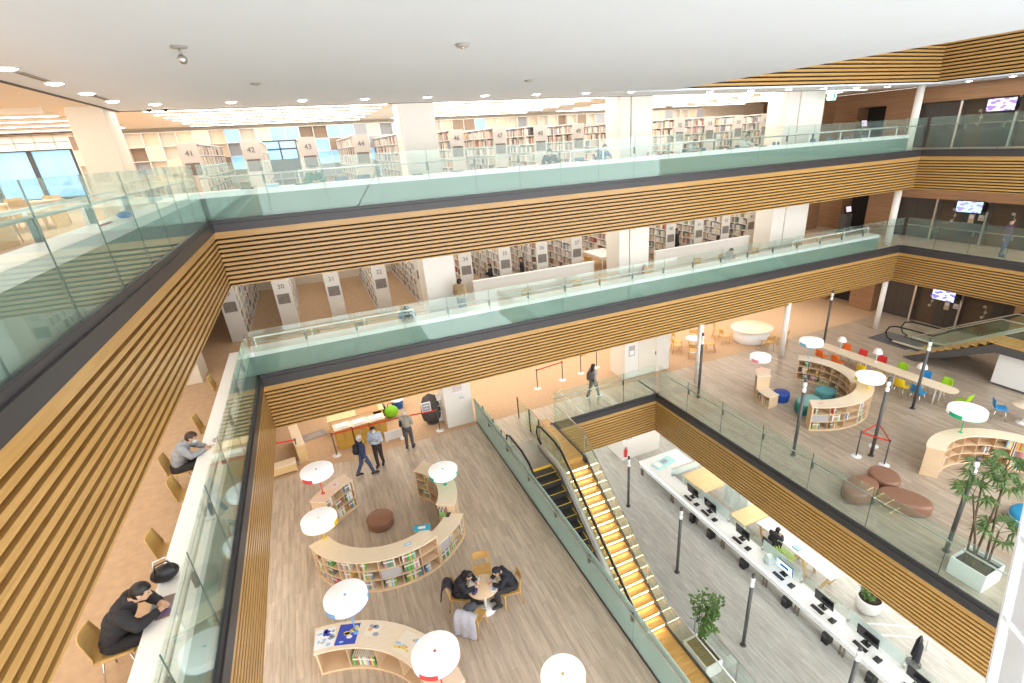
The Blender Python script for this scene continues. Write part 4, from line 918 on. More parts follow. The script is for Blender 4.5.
# round table with two readers
TX, TY = 1.93, 8.95
t = thing('round_table', 'small round oak table shared by two readers in black on the plank floor', 'table', (TX, TY, L2))
b = MB(); b.lathe((0, 0, .71), [(.36, 0), (.38, .01), (.38, .028), (.37, .034), (.0001, .034)], 40); b.build('top', M_birch, t)
b = MB(); b.cyl((0, 0, .02), (0, 0, .71), .04, n=16); b.build('column', M_lam, t)
b = MB(); b.lathe((0, 0, 0), [(.26, 0), (.26, .015), (.06, .04)], 32); b.build('foot', M_lam, t)
CH = [(1.42, 9.28, 'oak chair under the reader in black with the cream collar'), (2.58, 8.88, 'oak chair under the reader in the black cap'), (2.13, 9.72, 'empty oak chair on the far side of the small round table'), (1.52, 8.52, 'oak chair with a grey coat over its back at the small round table')]
for x, y, lab in CH: oak_chair(lab, x, y, L2, face(x, y, TX, TY))
def openbook(lab, x, y, z, rz, w=.2, d=.27, mc=None):
    t = thing('open_book', lab, 'book', (x, y, z), rz)
    b = MB(); b.box(-w, w, -d / 2, d / 2, 0, .005); b.build('cover', mc or UMAT[2], t)
    b = MB()
    for s in (-1, 1):
        pr = [(0, .006), (.03, .02), (.10, .018), (w - .008, .008)]
        for (xa, za), (xb, zb) in zip(pr[:-1], pr[1:]): b.add([(s * xa, -d / 2 + .006, .005), (s * xb, -d / 2 + .006, .005), (s * xb, d / 2 - .006, .005), (s * xa, d / 2 - .006, .005), (s * xa, -d / 2 + .006, za), (s * xb, -d / 2 + .006, zb), (s * xb, d / 2 - .006, zb), (s * xa, d / 2 - .006, za)], [(0, 1, 2, 3), (4, 5, 6, 7), (0, 1, 5, 4), (1, 2, 6, 5), (2, 3, 7, 6), (3, 0, 4, 7)])
    b.build('pages', M_pages, t)
    b = MB(); b.box(-w + .03, -.03, -.04, d / 2 - .04, .0185, .0205); b.build('picture', mat('page_picture', (.45, .43, .42), .6, nscale=(20, 20, 20), col2=(.7, .68, .66)), t)
openbook('open picture book in front of the reader in the cream collar', 1.78, 9.16, L2 + .746, face(1.42, 9.28, TX, TY), .17, .24)
openbook('open blue-covered book before the reader in the black cap', 2.17, 8.97, L2 + .746, face(2.58, 8.88, TX, TY), .13, .2, mat('bright_blue', (.05, .25, .6), .5))
t = thing('purple_pouch', 'dark purple pouch lying on the left of the small round table', 'pouch', (1.70, 8.86, L2 + .746), .9); b = MB(); b.ell((0, 0, .03), (.11, .06, .032)); b.build('body', mat('purple_cloth', (.06, .045, .16), .7), t); b = MB(); b.bar((-.09, 0, .064), (.09, 0, .064), .008, .006); b.build('zip', M_black, t)
t = thing('note_sheet', 'white sheet of paper at the right edge of the small round table', 'paper', (2.14, 8.76, L2 + .746), -.3); b = MB(); b.box(-.08, .08, -.11, .11, 0, .004); b.build('sheet', M_white, t); b = MB(); b.box(-.05, .05, -.06, .06, .004, .005); b.build('writing', pG, t)
def drape(name, lab, pts, m, cat='coat', thick=.03):
    """a garment hung over a chair back: a sagging strip with folds; pts = list of (centre, half width vector)"""
    o0 = pts[0][0]; t = thing(name, lab, cat, o0); n = 10; vs = []; fs = []
    for (c, h, nrm) in pts:
        c, h, nrm = Vector(c), Vector(h), Vector(nrm)
        for i in range(n + 1):
            q = -1 + 2 * i / n; vs.append(c + h * q + nrm * (.022 * math.sin(q * 9 + c.z * 14)))
    k = len(pts)
    for r in range(k - 1):
        for i in range(n): a = r * (n + 1) + i; fs.append((a, a + 1, a + n + 2, a + n + 1))
    b = MB(o0); b.add(vs, fs, 0, True); o = b.build('cloth', m, t); s = o.modifiers.new('thick', 'SOLIDIFY'); s.thickness = thick; s.offset = 1
    sb = o.modifiers.new('soft', 'SUBSURF'); sb.levels = 1; sb.render_levels = 1
    return t
def coat_on(lab, x, y, rz, m, w=.24, drop=.5, hood=None):
    c, s = math.cos(rz), math.sin(rz); T = lambda a, b_, z: (x + a * c - b_ * s, y + a * s + b_ * c, L2 + z); V = lambda a, b_: (a * c - b_ * s, a * s + b_ * c, 0)
    pts = [(T(0, -.18, .62), V(w * .8, 0), V(0, 1)), (T(0, -.2, .78), V(w * .9, 0), V(0, 1)), (T(0, -.27, .885), V(w, 0), V(0, 1)), (T(0, -.37, .80), V(w * 1.05, 0), V(0, -1)), (T(0, -.42, .6), V(w * 1.1, 0), V(0, -1)), (T(0, -.45, .86 - drop), V(w * 1.15, 0), V(0, -1))]
    t = drape('hung_coat', lab, pts, m)
    if hood:
        b = MB(pts[0][0]); b.ell(T(0, -.10, .80), (.17, .13, .10)); b.build('hood_lining', hood, t)
    return t
coat_on('pale grey coat hanging over the nearest oak chair at the small round table', 1.52, 8.52, face(1.52, 8.52, TX, TY), mat('grey_coat', (.46, .46, .52), .8, noise=.15), .26, .62, mat('coat_lining', (.06, .065, .08), .8))
coat_on('dark purple jacket hanging from the left oak chair at the small round table', 1.42, 9.28, face(1.42, 9.28, TX, TY) + .25, mat('purple_jacket', (.045, .035, .06), .8, noise=.3), .17, .48)

# long table with coloured chairs
o0 = (21.1, 12.1, L2); t = thing('long_table', 'long narrow pale table with rounded ends among the coloured chairs', 'table', o0)
def rounded(x0, x1, y0, y1, n=8):
    r = (x1 - x0) / 2; cx = (x0 + x1) / 2; p = []
    for i in range(n + 1): a = PI * i / n; p.append((cx + r * math.cos(a), y1 - r + r * math.sin(a)))
    for i in range(n + 1): a = PI + PI * i / n; p.append((cx + r * math.cos(a), y0 + r + r * math.sin(a)))
    return p
b = MB(o0); b.prism(rounded(20.82, 21.48, 9.15, 15.2), L2 + .71, L2 + .74); b.build('top', M_birchtop, t)
for y in (9.8, 11.4, 12.9, 14.6):
    for x in (20.95, 21.35): b = MB(o0); b.cyl((x, y, L2), (x, y, L2 + .71), .028, n=12); b.build('leg', M_lam, t)
def desk_lamp(lab, x, y, z):
    t = thing('table_lamp', lab, 'lamp', (x, y, z)); b = MB(); b.lathe((0, 0, 0), [(.07, 0), (.07, .012), (.015, .02)], 16); b.build('base', M_lam, t)
    b = MB(); b.cyl((0, 0, .01), (0, 0, .48), .011, n=8); b.build('stem', M_lam, t); b = MB(); b.lathe((0, 0, .42), [(.20, 0), (.20, .01), (.16, .12), (.10, .20), (.0001, .22)], 20); b.build('lamp_shade', mat('lamp_shade_white', (.86, .83, .80), .5), t)
for y, w in ((14.2, 'far'), (12.5, 'middle'), (10.65, 'near')): desk_lamp('small white-shaded lamp at the %s third of the long table' % w, 21.3, y, L2 + .74)
CC = {'orange': (.86, .17, .02), 'red': (.70, .04, .04), 'yellow': (.86, .62, .01), 'blue': (.02, .28, .62), 'lime': (.34, .60, .02)}
for i, (y, c) in enumerate(((14.55, 'orange'), (13.75, 'orange'), (12.5, 'yellow'), (11.75, 'yellow'), (10.85, 'yellow'), (10.2, 'blue'))):
    shell_chair('shell_chair', '%s shell chair on the near side of the long table, %s from the far end' % (c, ['first', 'second', 'third', 'fourth', 'fifth', 'sixth'][i]), 20.60, y, L2, R(-90), mat('shell_' + c, CC[c], .4))
for i, (y, c) in enumerate(((14.3, 'orange'), (13.5, 'red'), (12.6, 'red'), (11.7, 'lime'), (10.75, 'blue'), (9.95, 'lime'))):
    shell_chair('shell_chair', '%s shell chair on the lift side of the long table, %s from the far end' % (c, ['first', 'second', 'third', 'fourth', 'fifth', 'sixth'][i]), 21.72, y, L2, R(90), mat('shell_' + c, CC[c], .4))
shell_chair('shell_chair', 'lime shell chair at the near rounded end of the long table', 21.2, 8.95, L2, 0, mat('shell_lime', CC['lime'], .4))
def small_table(lab, x, y, z, r=.4, m=None):
    t = thing('cafe_table', lab, 'table', (x, y, z)); b = MB(); b.lathe((0, 0, .71), [(r - .02, 0), (r, .01), (r, .026), (.0001, .03)], 32); b.build('top', m or M_lam, t); b = MB(); b.cyl((0, 0, .02), (0, 0, .71), .035, n=12); b.build('column', M_lam, t); b = MB(); b.lathe((0, 0, 0), [(.24, 0), (.24, .014), (.05, .03)], 24); b.build('foot', M_lam, t)
small_table('round pale table at the right picture edge beside a blue chair', 22.2, 7.4, L2, .5, M_birchtop)
shell_chair('shell_chair', 'blue shell chair at the round table by the right picture edge', 21.75, 8.0, L2, face(21.75, 8.0, 22.2, 7.4), mat('shell_blue', CC['blue'], .4))
t = thing('floor_cushion', 'bright blue cushion seat half hidden behind the palm leaves', 'cushion', (16.3, 4.6, L2)); b = MB(); b.lathe((0, 0, 0), [(.36, 0), (.42, .06), (.42, .28), (.36, .36), (.0001, .38)], 28); b.build('pad', mat('cushion_blue', (.02, .30, .55), .5), t); b = MB(); b.lathe((0, 0, 0), [(.425, .16), (.43, .17), (.425, .18)], 28); b.build('piping', M_lam, t)
# white round counter and cafe chairs at the back of the reading floor
o0 = (20.3, 18.6, L2); t = thing('round_counter', 'broad white rounded counter with chairs at the back of the reading floor', 'counter', o0)
b = MB(); b.lathe((0, 0, .71), [(1.08, 0), (1.1, .01), (1.1, .03), (1.08, .04), (.0001, .04)], 48, sx=1.0, sy=.95); b.build('top', M_birchtop, t)
b = MB(); b.lathe((0, 0, 0), [(.86, .0), (.9, .05), (.95, .71)], 48, sx=1, sy=.95); b.build('drum', M_lam, t)
for i, (x, y, tx, ty) in enumerate(((18.85, 19.0, 20.3, 18.6), (20.0, 17.2, 20.3, 18.6), (21.1, 17.25, 20.3, 18.6), (19.2, 19.9, 20.3, 18.6))):
    oak_chair('oak chair at the broad white counter, %s of four clockwise from its left' % ['first', 'fourth', 'third', 'second'][i], x, y, L2, face(x, y, tx, ty))
small_table('small white round table beside the slim white column', 16.75, 19.0, L2, .42)
for i, (x, y) in enumerate(((15.95, 19.35), (17.45, 18.55), (16.2, 18.35), (16.3, 19.75), (17.25, 19.6))): oak_chair('oak chair by the small white table near the slim column, %s' % ['left side', 'near right corner', 'near left corner', 'far left corner', 'far side'][i], x, y, L2, face(x, y, 16.75, 19.0))
oak_chair('lone oak chair beside the white store room under the middle floor', 14.95, 19.4, L2, R(180))

# white store rooms under the edges
def booth(lab, x0, x1, y0, y1, z, h, door=True):
    o0 = (x0, y0, z); t = thing('white_booth', lab, 'booth', o0); b = MB(o0); b.box(x0, x1, y0, y1, z, z + h); b.build('shell', M_column, t, bevel=.01)
    if door:
        b = MB(o0); b.box(x0 + .75, x1 - .75, y0 - .02, y0, z + .02, z + 2.05); d = b.build('door', M_cream, t); b = MB(o0); b.box(x1 - .86, x1 - .82, y0 - .06, y0 - .02, z + .95, z + 1.1); b.build('handle', M_steel, d)
    b = MB(o0); b.box(x0 + .22, x0 + .55, y0 - .012, y0, z + 1.15, z + 1.65); n = b.build('notice', MATS['grey_felt'], t); b = MB(o0); b.box(x0 + .26, x0 + .51, y0 - .016, y0 - .012, z + 1.2, z + 1.42); b.build('print', M_white, n)
    return t
booth('white boxed store room with a cream door behind the walking woman', 11.86, 14.4, 17.95, 19.2, L2, 2.7)
b_ = booth('white boxed room with a red extinguisher on the lower floor', 11.75, 14.0, 17.9, 19.3, L1, 2.55, False)
t = thing('fire_extinguisher', 'red fire extinguisher on the front of the white lower-floor room', 'extinguisher', (11.88, 17.82, L1 + .25)); b = MB(); b.lathe((0, 0, 0), [(.06, 0), (.075, .02), (.075, .38), (.03, .46), (.03, .5)], 16); b.build('cylinder', M_red, t); b = MB(); b.tube([(0, 0, .5), (.05, -.02, .52), (.09, -.02, .4), (.09, 0, .15)], .012, 8); b.build('hose', M_black, t); b = MB(); b.box(-.02, .06, -.015, .015, .49, .53); b.build('valve', M_polegrey, t)
# posters and leaflets on the reading-floor column
t = thing('column_poster', 'framed pinkish poster on the white column by the queue barrier', 'poster', (3.95, 17.89, L2 + 1.5)); b = MB(); b.box(-.24, .24, -.012, 0, 0, .5); b.build('frame', M_lam, t); b = MB(); b.box(-.2, .2, -.016, -.012, .05, .45); b.build('print', mat('poster_print', (.62, .48, .48), .6, nscale=(14, 14, 14), col2=(.8, .74, .7)), t)
t = thing('column_notice', 'small grey lettered plate below the framed poster on the white column', 'notice', (4.1, 17.89, L2 + 1.15)); b = MB(); b.box(-.14, .14, -.006, 0, 0, .2); b.build('plate', M_column, t); b = MB(); b.box(-.1, .1, -.009, -.006, .05, .08); b.box(-.1, .06, -.009, -.006, .11, .14); b.build('lettering', pG, t)

# yellow service counter behind the queue barrier
o0 = (.2, 18.6, L2)
CM = mat('yellow_oak', (.60, .36, .06), .45, nscale=(3, 3, 22), col2=(.52, .30, .05))
for i, x in enumerate((-.50, .14, .78)):
    t = thing('counter_unit', 'yellow oak counter cabinet with pale top, %s of the three behind the red belt' % ['left', 'middle', 'right'][i], 'counter', (x, 18.75, L2), R(6))
    b = MB(); b.box(-.30, .30, -.25, .25, 0, .84); b.build('body', CM, t, bevel=.004); b = MB(); b.box(-.315, .315, -.27, .27, .84, .87); b.build('worktop', M_birchtop, t)
    b = MB(); b.box(-.28, -.01, -.262, -.25, .04, .80); d = b.build('door', CM, t); b = MB(); b.box(.01, .28, -.262, -.25, .04, .80); d2 = b.build('door', CM, t)
    b = MB(); b.box(-.06, -.04, -.28, -.262, .5, .62); b.build('handle', M_steel, d); b = MB(); b.box(.04, .06, -.28, -.262, .5, .62); b.build('handle', M_steel, d2)
    t = thing('paper_tray', 'white tray of paper slips on the %s yellow counter cabinet' % ['left', 'middle', 'right'][i], 'tray', (x, 18.72, L2 + .87), R(6)); b = MB(); b.box(-.24, .24, -.17, .17, 0, .06); b.build('tray', M_lam, t); b = MB(); b.box(-.2, .2, -.13, .13, .06, .068); b.build('slips', M_white, t)
t = thing('work_table', 'wide yellow oak work table behind the counter cabinets', 'table', (.1, 19.95, L2)); b = MB(); b.box(-1.1, 1.1, -.4, .4, .72, .76); b.build('top', M_paleoak, t); 
for sx in (-1, 1): b = MB(); b.box(sx * 1.02 - .03, sx * 1.02 + .03, -.38, .38, 0, .72); b.build('leg', M_paleoak, t)
b = MB(); b.box(.0, .9, -.36, .36, .76, .775); b.build('brown_mat', mat('brown_mat', (.48, .27, .12), .6), t)
t = thing('white_screen', 'white floor board leaning behind the man with folded arms', 'board', (1.25, 18.1, L2)); b = MB(); b.box(-.32, .32, .08, .11, 0.03, .42); b.build('board', M_white, t); b = MB(); b.box(-.3, -.26, 0, .2, 0, .03); b.box(.26, .3, 0, .2, 0, .03); b.build('feet', M_lam, t)
t = thing('green_bag', 'bright green bag on the carpet behind the queue barrier', 'bag', (1.5, 20.09, L2)); b = MB(); b.ell((0, 0, .28), (.3, .2, .28)); b.build('body', mat('bag_green', (.25, .65, .02), .5, noise=.1), t); b = MB(); b.tube([(-.12, 0, .5), (-.08, 0, .66), (.08, 0, .66), (.12, 0, .5)], .015, 8); b.build('handle', M_black, t)
t = thing('black_bag', 'large black bag beside the bright green bag', 'bag', (1.05, 20.28, L2)); b = MB(); b.ell((0, 0, .38), (.28, .24, .38)); b.build('body', mat('bag_black', (.015, .014, .014), .7, noise=.3), t); b = MB(); b.tube([(-.1, -.1, .7), (-.06, -.1, .86), (.06, -.1, .86), (.1, -.1, .7)], .014, 8); b.build('handle', M_polegrey, t); b = MB(); b.ell((.1, -.2, .25), (.05, .04, .05)); b.build('white_tag', M_white, t)
t = thing('blue_tub', 'small bright blue tub behind the bright green bag', 'tub', (1.9, 20.85, L2)); b = MB(); b.lathe((0, 0, 0), [(.2, 0), (.26, .38), (.27, .4), (.24, .4), (.19, .05), (.0001, .04)], 24); b.build('tub', mat('tub_blue', (.01, .15, .65), .4), t); b = MB(); b.lathe((0, 0, 0), [(.27, .39), (.285, .4), (.27, .41)], 24); b.build('rim', M_lam, t)
t = thing('pod_chair', 'dark grey egg-shaped pod chair standing against the white column', 'chair', (2.95, 18.75, L2)); b = MB(); b.lathe((0, 0, 0), [(.2, .05), (.36, .2), (.42, .5), (.38, .9), (.26, 1.2), (.0001, 1.36)], 28, sx=1, sy=.7); b.build('pod', mat('pod_grey', (.085, .075, .072), .7, noise=.25), t); b = MB(); b.lathe((0, 0, 0), [(.24, 0), (.24, .03), (.05, .06)], 20); b.build('base', M_polegrey, t)
t = thing('sign_board', 'white framed notice board hung on the dark pod chair', 'sign', (2.72, 18.38, L2 + .75)); b = MB(); b.box(-.19, .19, -.012, .012, 0, .42); b.build('frame', M_lam, t); b = MB(); b.box(-.15, .15, -.018, -.012, .05, .37); p = b.build('panel', pG, t); b = MB(); b.box(-.11, .11, -.021, -.018, .12, .16); b.box(-.11, .11, -.021, -.018, .25, .29); b.build('lettering', M_white, p)
t = thing('leaflet_rack', 'narrow white leaflet rack beside the white column', 'rack', (3.3, 18.6, L2)); b = MB(); b.box(-.09, .09, .05, .08, 0, 1.3); b.build('back', M_lam, t)
for k in range(3): b = MB(); b.box(-.09, .09, -.05, .05, .5 + k * .26, .53 + k * .26); b.build('pocket', M_lam, t)
t = thing('carpet_sticker', 'grey printed floor sticker on the carpet left of the counter', 'floor sticker', (-1.65, 20.2, L2 + .004), R(12)); b = MB(); b.box(-.48, .48, -.32, .32, 0, .006); b.build('sheet', mat('sticker_grey', (.30, .26, .25), .6), t); b = MB(); b.box(-.32, .32, -.1, -.06, .006, .008); b.box(-.2, .3, .06, .1, .006, .008); b.build('lettering', M_grey, t)
t = thing('timber_panel', 'tall pale timber board standing between the barrier and the floor sticker', 'board', (-2.15, 19.2, L2), R(8)); b = MB(); b.box(-.16, .16, -.9, .9, 0, .72); b.build('board', M_paleoak, t, bevel=.01); b = MB(); b.box(-.17, .17, -.91, .91, .72, .74); b.build('capping', M_birchtop, t)
t = thing('step_bench', 'low pale wooden bench at the foot of the left battens', 'bench', (-2.75, 17.95, L2), R(5)); b = MB(); b.box(-.6, .5, -.2, .2, .34, .38); b.build('seat', M_birchtop, t); b = MB(); b.box(-.58, -.54, -.18, .18, 0, .34); b.build('leg', M_paleoak, t); b = MB(); b.box(.44, .48, -.18, .18, 0, .34); b.build('leg', M_paleoak, t); b = MB(); b.box(-.54, .44, -.2, -.17, .06, .34); b.build('apron', M_paleoak, t)

# middle-floor left gallery: chairs along the counter
for i, (x, y) in enumerate(((-3.32, 6.36), (-2.98, 8.05), (-2.98, 9.6), (-3.30, 10.62), (-2.96, 12.2), (-2.96, 14.6))):
    shell_chair('counter_chair', 'pale oak shell chair at the left middle-floor counter, %s' % ['under the reader in black', 'next to the black bag', 'just before the reader in grey', 'under the reader in grey', 'beyond the reader in grey', 'nearest the corner'][i], x, y, L3, R(-90), mat('shell_pale_oak', (.72, .46, .17), .4, nscale=(4, 4, 20), col2=(.64, .39, .13)))
for i, x in enumerate((-.6, .9, 2.4, 7.0, 9.2, 12.6, 15.2, 16.6, 18.6, 21.4, 22.8, 24.2)):
    shell_chair('counter_chair', 'pale oak shell chair at the rear middle-floor counter, seat %s from the left' % ['one', 'two', 'three', 'four', 'five', 'six', 'seven', 'eight', 'nine', 'ten', 'eleven', 'twelve'][i], x, 17.15, L3, R(180), MATS['shell_pale_oak'])
for i, x in enumerate((.5, 1.25, 1.9, 8.1, 9.4, 10.2, 14.2, 15.0, 16.9, 19.0, 21.2, 22.3, 23.4, 24.6)):
    shell_chair('counter_chair', 'blue-grey shell chair at the rear top-floor counter, seat %s from the left' % ['one', 'two', 'three', 'four', 'five', 'six', 'seven', 'eight', 'nine', 'ten', 'eleven', 'twelve', 'thirteen', 'fourteen'][i], x, 17.05, L4, R(180), mat('shell_blue_grey', (.14, .22, .32), .5))
# white table with chairs behind the left partition on the middle floor
t = thing('reading_table', 'white reading table with yellow chairs behind the left partition, middle floor', 'table', (12.9, 21.6, L3)); b = MB(); b.box(-.6, .6, -.95, .95, .71, .74); b.build('top', M_lam, t)
for sx in (-1, 1):
    for sy in (-1, 1): b = MB(); b.cyl((sx * .5, sy * .85, 0), (sx * .5, sy * .85, .71), .025, n=8); b.build('leg', M_lam, t)
for i, (x, y) in enumerate(((11.9, 21.0), (12.9, 20.2), (11.9, 22.2))): oak_chair('oak chair at the white reading table of the middle floor, %s' % ['near left', 'near end', 'far left'][i], x, y, L3, face(x, y, 12.9, 21.6))
# left wing of the top floor: long tables
for i, (x, y) in enumerate(((-6.3, 11.5), (-6.8, 15.0), (-7.2, 19.5), (-9.5, 14.0))):
    t = thing('study_table', 'long oak study table in the top-floor left wing, %s' % ['nearest the counter', 'opposite the pillar', 'nearest the wide window', 'far left'][i], 'table', (x, y, L4)); b = MB(); b.box(-.9, .9, -.55, .55, .70, .74); b.build('top', M_birch, t)
    for sx in (-1, 1): b = MB(); b.box(sx * .8 - .03, sx * .8 + .03, -.5, .5, 0, .70); b.build('leg', M_paleoak, t)
    for j, (dx, dy) in enumerate(((-.45, -.85), (.45, -.85), (-.45, .85), (.45, .85))):
        oak_chair('oak chair at the study table %s, %s' % (['nearest the counter', 'opposite the pillar', 'nearest the wide window', 'far left in the wing'][i], ['near left', 'near right', 'far left', 'far right'][j]), x + dx, y + dy, L4, 0 if dy < 0 else PI)
# pale cabinets and machines at the right end of the upper floors
for z, nm in ((L4, 'top'), (L3, 'middle')):
    t = thing('white_cabinet', 'tall white cabinet by the walnut wall at the right end of the %s floor' % nm, 'cabinet', (25.3, 21.0, z)); b = MB(); b.box(-.4, .4, -.4, .4, 0, 1.95); b.build('body', M_lam, t, bevel=.01); b = MB(); b.box(-.38, -.01, -.415, -.4, .05, 1.9); b.build('door', M_white, t); b = MB(); b.box(.01, .38, -.415, -.4, .05, 1.9); b.build('door', M_white, t)
    t = thing('return_kiosk', 'dark self-service kiosk with a lit screen by the dark doorway, %s floor' % nm, 'kiosk', (28.6, 20.3, z)); b = MB(); b.box(-.25, .25, -.22, .22, 0, 1.05); b.build('body', M_polegrey, t, bevel=.01); b = MB(); b.obox((0, -.05, 1.3), (.24, .05, .2), 0, 0, R(-15)); s = b.build('screen', M_black, t); b = MB(); b.obox((0, -.105, 1.31), (.2, .004, .15), 0, 0, R(-15)); b.build('picture', mat('kiosk_picture', (.6, .5, .6), .3, emit=(.6, .5, .62), estr=.7), s)
    t = thing('walnut_partition', 'walnut boarded partition behind the white cabinet, %s floor' % nm, 'partition', (26.6, 22.2, z)); b = MB(); b.box(-.9, 2.0, -.08, .08, 0, 2.4 if z == L4 else 2.6); b.build('boarding', M_brown, t); b = MB(); b.box(-.95, -.9, -.1, .1, 0, 2.42 if z == L4 else 2.6); b.build('edge_trim', M_paleoak, t)

for x, y, z, lab in ((12.7, 17.82, L3 + .35, 'red fire extinguisher on the broad white column of the middle floor'), (12.75, 17.82, L4 + .3, 'red fire extinguisher on the broad column of the top floor')):
    t = thing('fire_extinguisher', lab, 'extinguisher', (x, y, z)); b = MB(); b.lathe((0, 0, 0), [(.055, 0), (.065, .02), (.065, .36), (.03, .43), (.03, .47)], 16); b.build('cylinder', M_red, t); b = MB(); b.tube([(0, 0, .47), (.05, -.02, .49), (.08, -.02, .38), (.08, 0, .15)], .011, 8); b.build('hose', M_black, t); b = MB(); b.box(-.02, .05, -.015, .015, .46, .5); b.build('valve', M_polegrey, t)
# ------------------------------------------------------------------ lower-floor service desk
DX0, DX1 = 11.86, 12.55
o0 = (DX0, 10, L1)
t = thing('service_desk', 'long white service desk with dark monitors running along the lower floor', 'desk', o0)
b = MB(o0); b.box(DX0, DX1, 3.0, 16.6, .70, .74); b.box(DX1, 14.0, 15.0, 16.6, .70, .74); b.build('worktop', M_lam, t)
b = MB(o0); b.box(DX0 + .30, DX0 + .33, 3.0, 16.5, .12, .70); b.build('modesty_panel', M_lam, t)
b = MB(o0); b.box(DX0 + .02, DX0 + .05, 3.0, 16.58, .42, .70); b.build('front_fascia', M_lam, t)
b = MB(o0); b.box(DX0 - .004, DX0 + .02, 3.0, 16.58, .66, .695); b.build('edge_light', mat('edge_light', (1, 1, 1), .5, emit=(.95, 1, 1), estr=3.0), t)
for y in (16.45, 14.2, 12.66, 11.09, 9.01, 7.68, 6.04, 4.4):
    for dy in (-.06, .06):
        b = MB(o0); b.box(DX0 + .03, DX0 + .09, y + dy - .02, y + dy + .02, 0, .70); b.build('leg', mat('bronze_leg', (.28, .23, .18), .35, .7), t)
# glass screen along the back of the desk
t = thing('desk_screen', 'clear glass screen in steel clips along the back edge of the service desk', 'glass screen', (DX1, 9, .74))
for k in range(7):
    y1 = 14.9 - k * 1.7; b = MB((DX1, 9, .74)); b.box(DX1 - .03, DX1 - .015, y1 - 1.66, y1, .75, 1.22); b.build('glass_pane', M_frost if k % 2 else M_glassc, t)
    b = MB((DX1, 9, .74)); b.box(DX1 - .05, DX1, y1 - .03, y1 + .03, .74, .86); b.build('clip', M_steel, t)
for i, (y, nm) in enumerate(((13.35, 'first'), (12.3, 'second'), (10.55, 'third'), (8.63, 'fourth'), (7.1, 'fifth'), (5.65, 'sixth'), (4.2, 'seventh'))):
    lab = 'monitor on the service desk, %s from the far end' % nm
    t = thing('monitor', 'black ' + lab if i != 3 else 'monitor showing a blue and white page, fourth from the far end of the service desk', 'monitor', (12.28, y, .74), R(90))
    if i != 3: pass
    b = MB(); b.obox((0, 0, .33), (.33, .018, .20), 0, 0, R(-8)); b.build('housing', M_black, t, bevel=.006)
    b = MB(); b.obox((0, .0195, .332), (.315, .002, .185), 0, 0, R(-8)); sc = b.build('screen', M_screen if i != 3 else mat('blue_page', (.5, .7, .95), .3, emit=(.45, .68, .95), estr=.9), t)
    if i == 3:
        b = MB(); b.obox((0, .0225, .34), (.17, .001, .06), 0, 0, R(-8)); b.build('banner', mat('banner_blue', (.03, .1, .4), .4), sc)
    b = MB(); b.obox((0, -.02, .10), (.03, .012, .10)); b.build('neck', M_black, t)
    b = MB(); b.obox((0, -.01, .006), (.12, .09, .006)); b.build('foot', M_black, t)
    t = thing('keyboard', 'dark keyboard in front of the %s monitor from the far end of the desk' % nm, 'keyboard', (12.06, y + .02, .74), R(90)); b = MB(); b.box(-.21, .21, -.065, .065, 0, .018); b.build('base', M_black, t); b = MB(); b.box(-.2, .2, -.055, .055, .018, .024); b.build('keys', mat('key_grey', (.05, .05, .055), .5, nscale=(50, 50, 2), col2=(.02, .02, .022)), t)
    t = thing('desk_phone', 'black desk phone left of the keyboard at the %s monitor' % nm, 'phone', (12.1, y - .48, .74), R(90)); b = MB(); b.box(-.09, .09, -.1, .1, 0, .035); b.build('base', M_black, t, bevel=.008); b = MB(); b.box(-.085, -.035, -.1, .1, .035, .06); b.build('handset', MATS['key_grey'], t, bevel=.008)
    t = thing('computer_tower', 'black computer tower under the desk below the %s monitor' % nm, 'computer', (12.0, y - .55, .0), R(90)); b = MB(); b.box(-.1, .1, -.1, .22, .02, .42); b.build('case', M_black, t, bevel=.008); b = MB(); b.box(-.08, .08, .22, .225, .28, .38); b.build('drive_bay', M_polegrey, t)
    b = MB(); b.box(-.11, .11, -.08, .2, 0, .02); b.build('feet', M_polegrey, t)
t = thing('paper_roller', 'turquoise and white display box lying on the far corner of the service desk', 'display', (12.7, 15.9, .74), .2); b = MB(); b.box(-.55, .55, -.25, .25, 0, .09); b.build('case', mat('aqua_acrylic', (.45, .78, .78), .2), t, bevel=.02); b = MB(); b.box(-.5, -.2, -.2, .2, .09, .1); b.build('cover', M_lam, t); b = MB(); b.box(-.1, .2, -.1, .1, .09, .13); b.build('clip_tray', pG, t)
t = thing('desk_upstand', 'grey upstand screen crossing the far end of the service desk', 'partition', (13.2, 14.95, .74)); b = MB(); b.box(-.75, .8, -.03, .03, 0, .35); b.build('panel', M_frost, t); b = MB(); b.box(-.75, .8, -.035, .035, .35, .37); b.build('capping', M_steel, t)
for i, (y0, y1, lab) in enumerate(((13.3, 14.75, 'wide oak back-office table behind the first monitors'), (11.0, 11.8, 'oak back-office table behind the third monitor'))):
    t = thing('office_table', lab, 'table', (13.6, (y0 + y1) / 2, 0)); h = (y1 - y0) / 2; b = MB(); b.box(-.72, .75, -h, h, .71, .75); b.build('top', M_paleoak, t)
    for sx in (-.66, .66):
        for sy in (-1, 1): b = MB(); b.box(sx - .03, sx + .03, sy * (h - .06) - .03, sy * (h - .06) + .03, 0, .71); b.build('leg', M_lam, t)
t = thing('glass_partition', 'white framed glazed partition between the two oak back-office tables', 'partition', (13.0, 12.6, 0))
for k in range(4): b = MB((13.0, 12.6, 0)); y = 11.9 + .44 * k; b.box(13.9, 13.95, y - .025, y + .025, 0, 1.6); b.build('frame_bar', M_lam, t)
b = MB((13.0, 12.6, 0)); b.box(13.915, 13.935, 11.9, 13.22, .05, 1.6); b.build('glass_pane', M_frost, t)
b = MB((13.0, 12.6, 0)); b.box(13.88, 13.97, 11.85, 13.27, 1.6, 1.66); b.build('head_rail', M_lam, t)
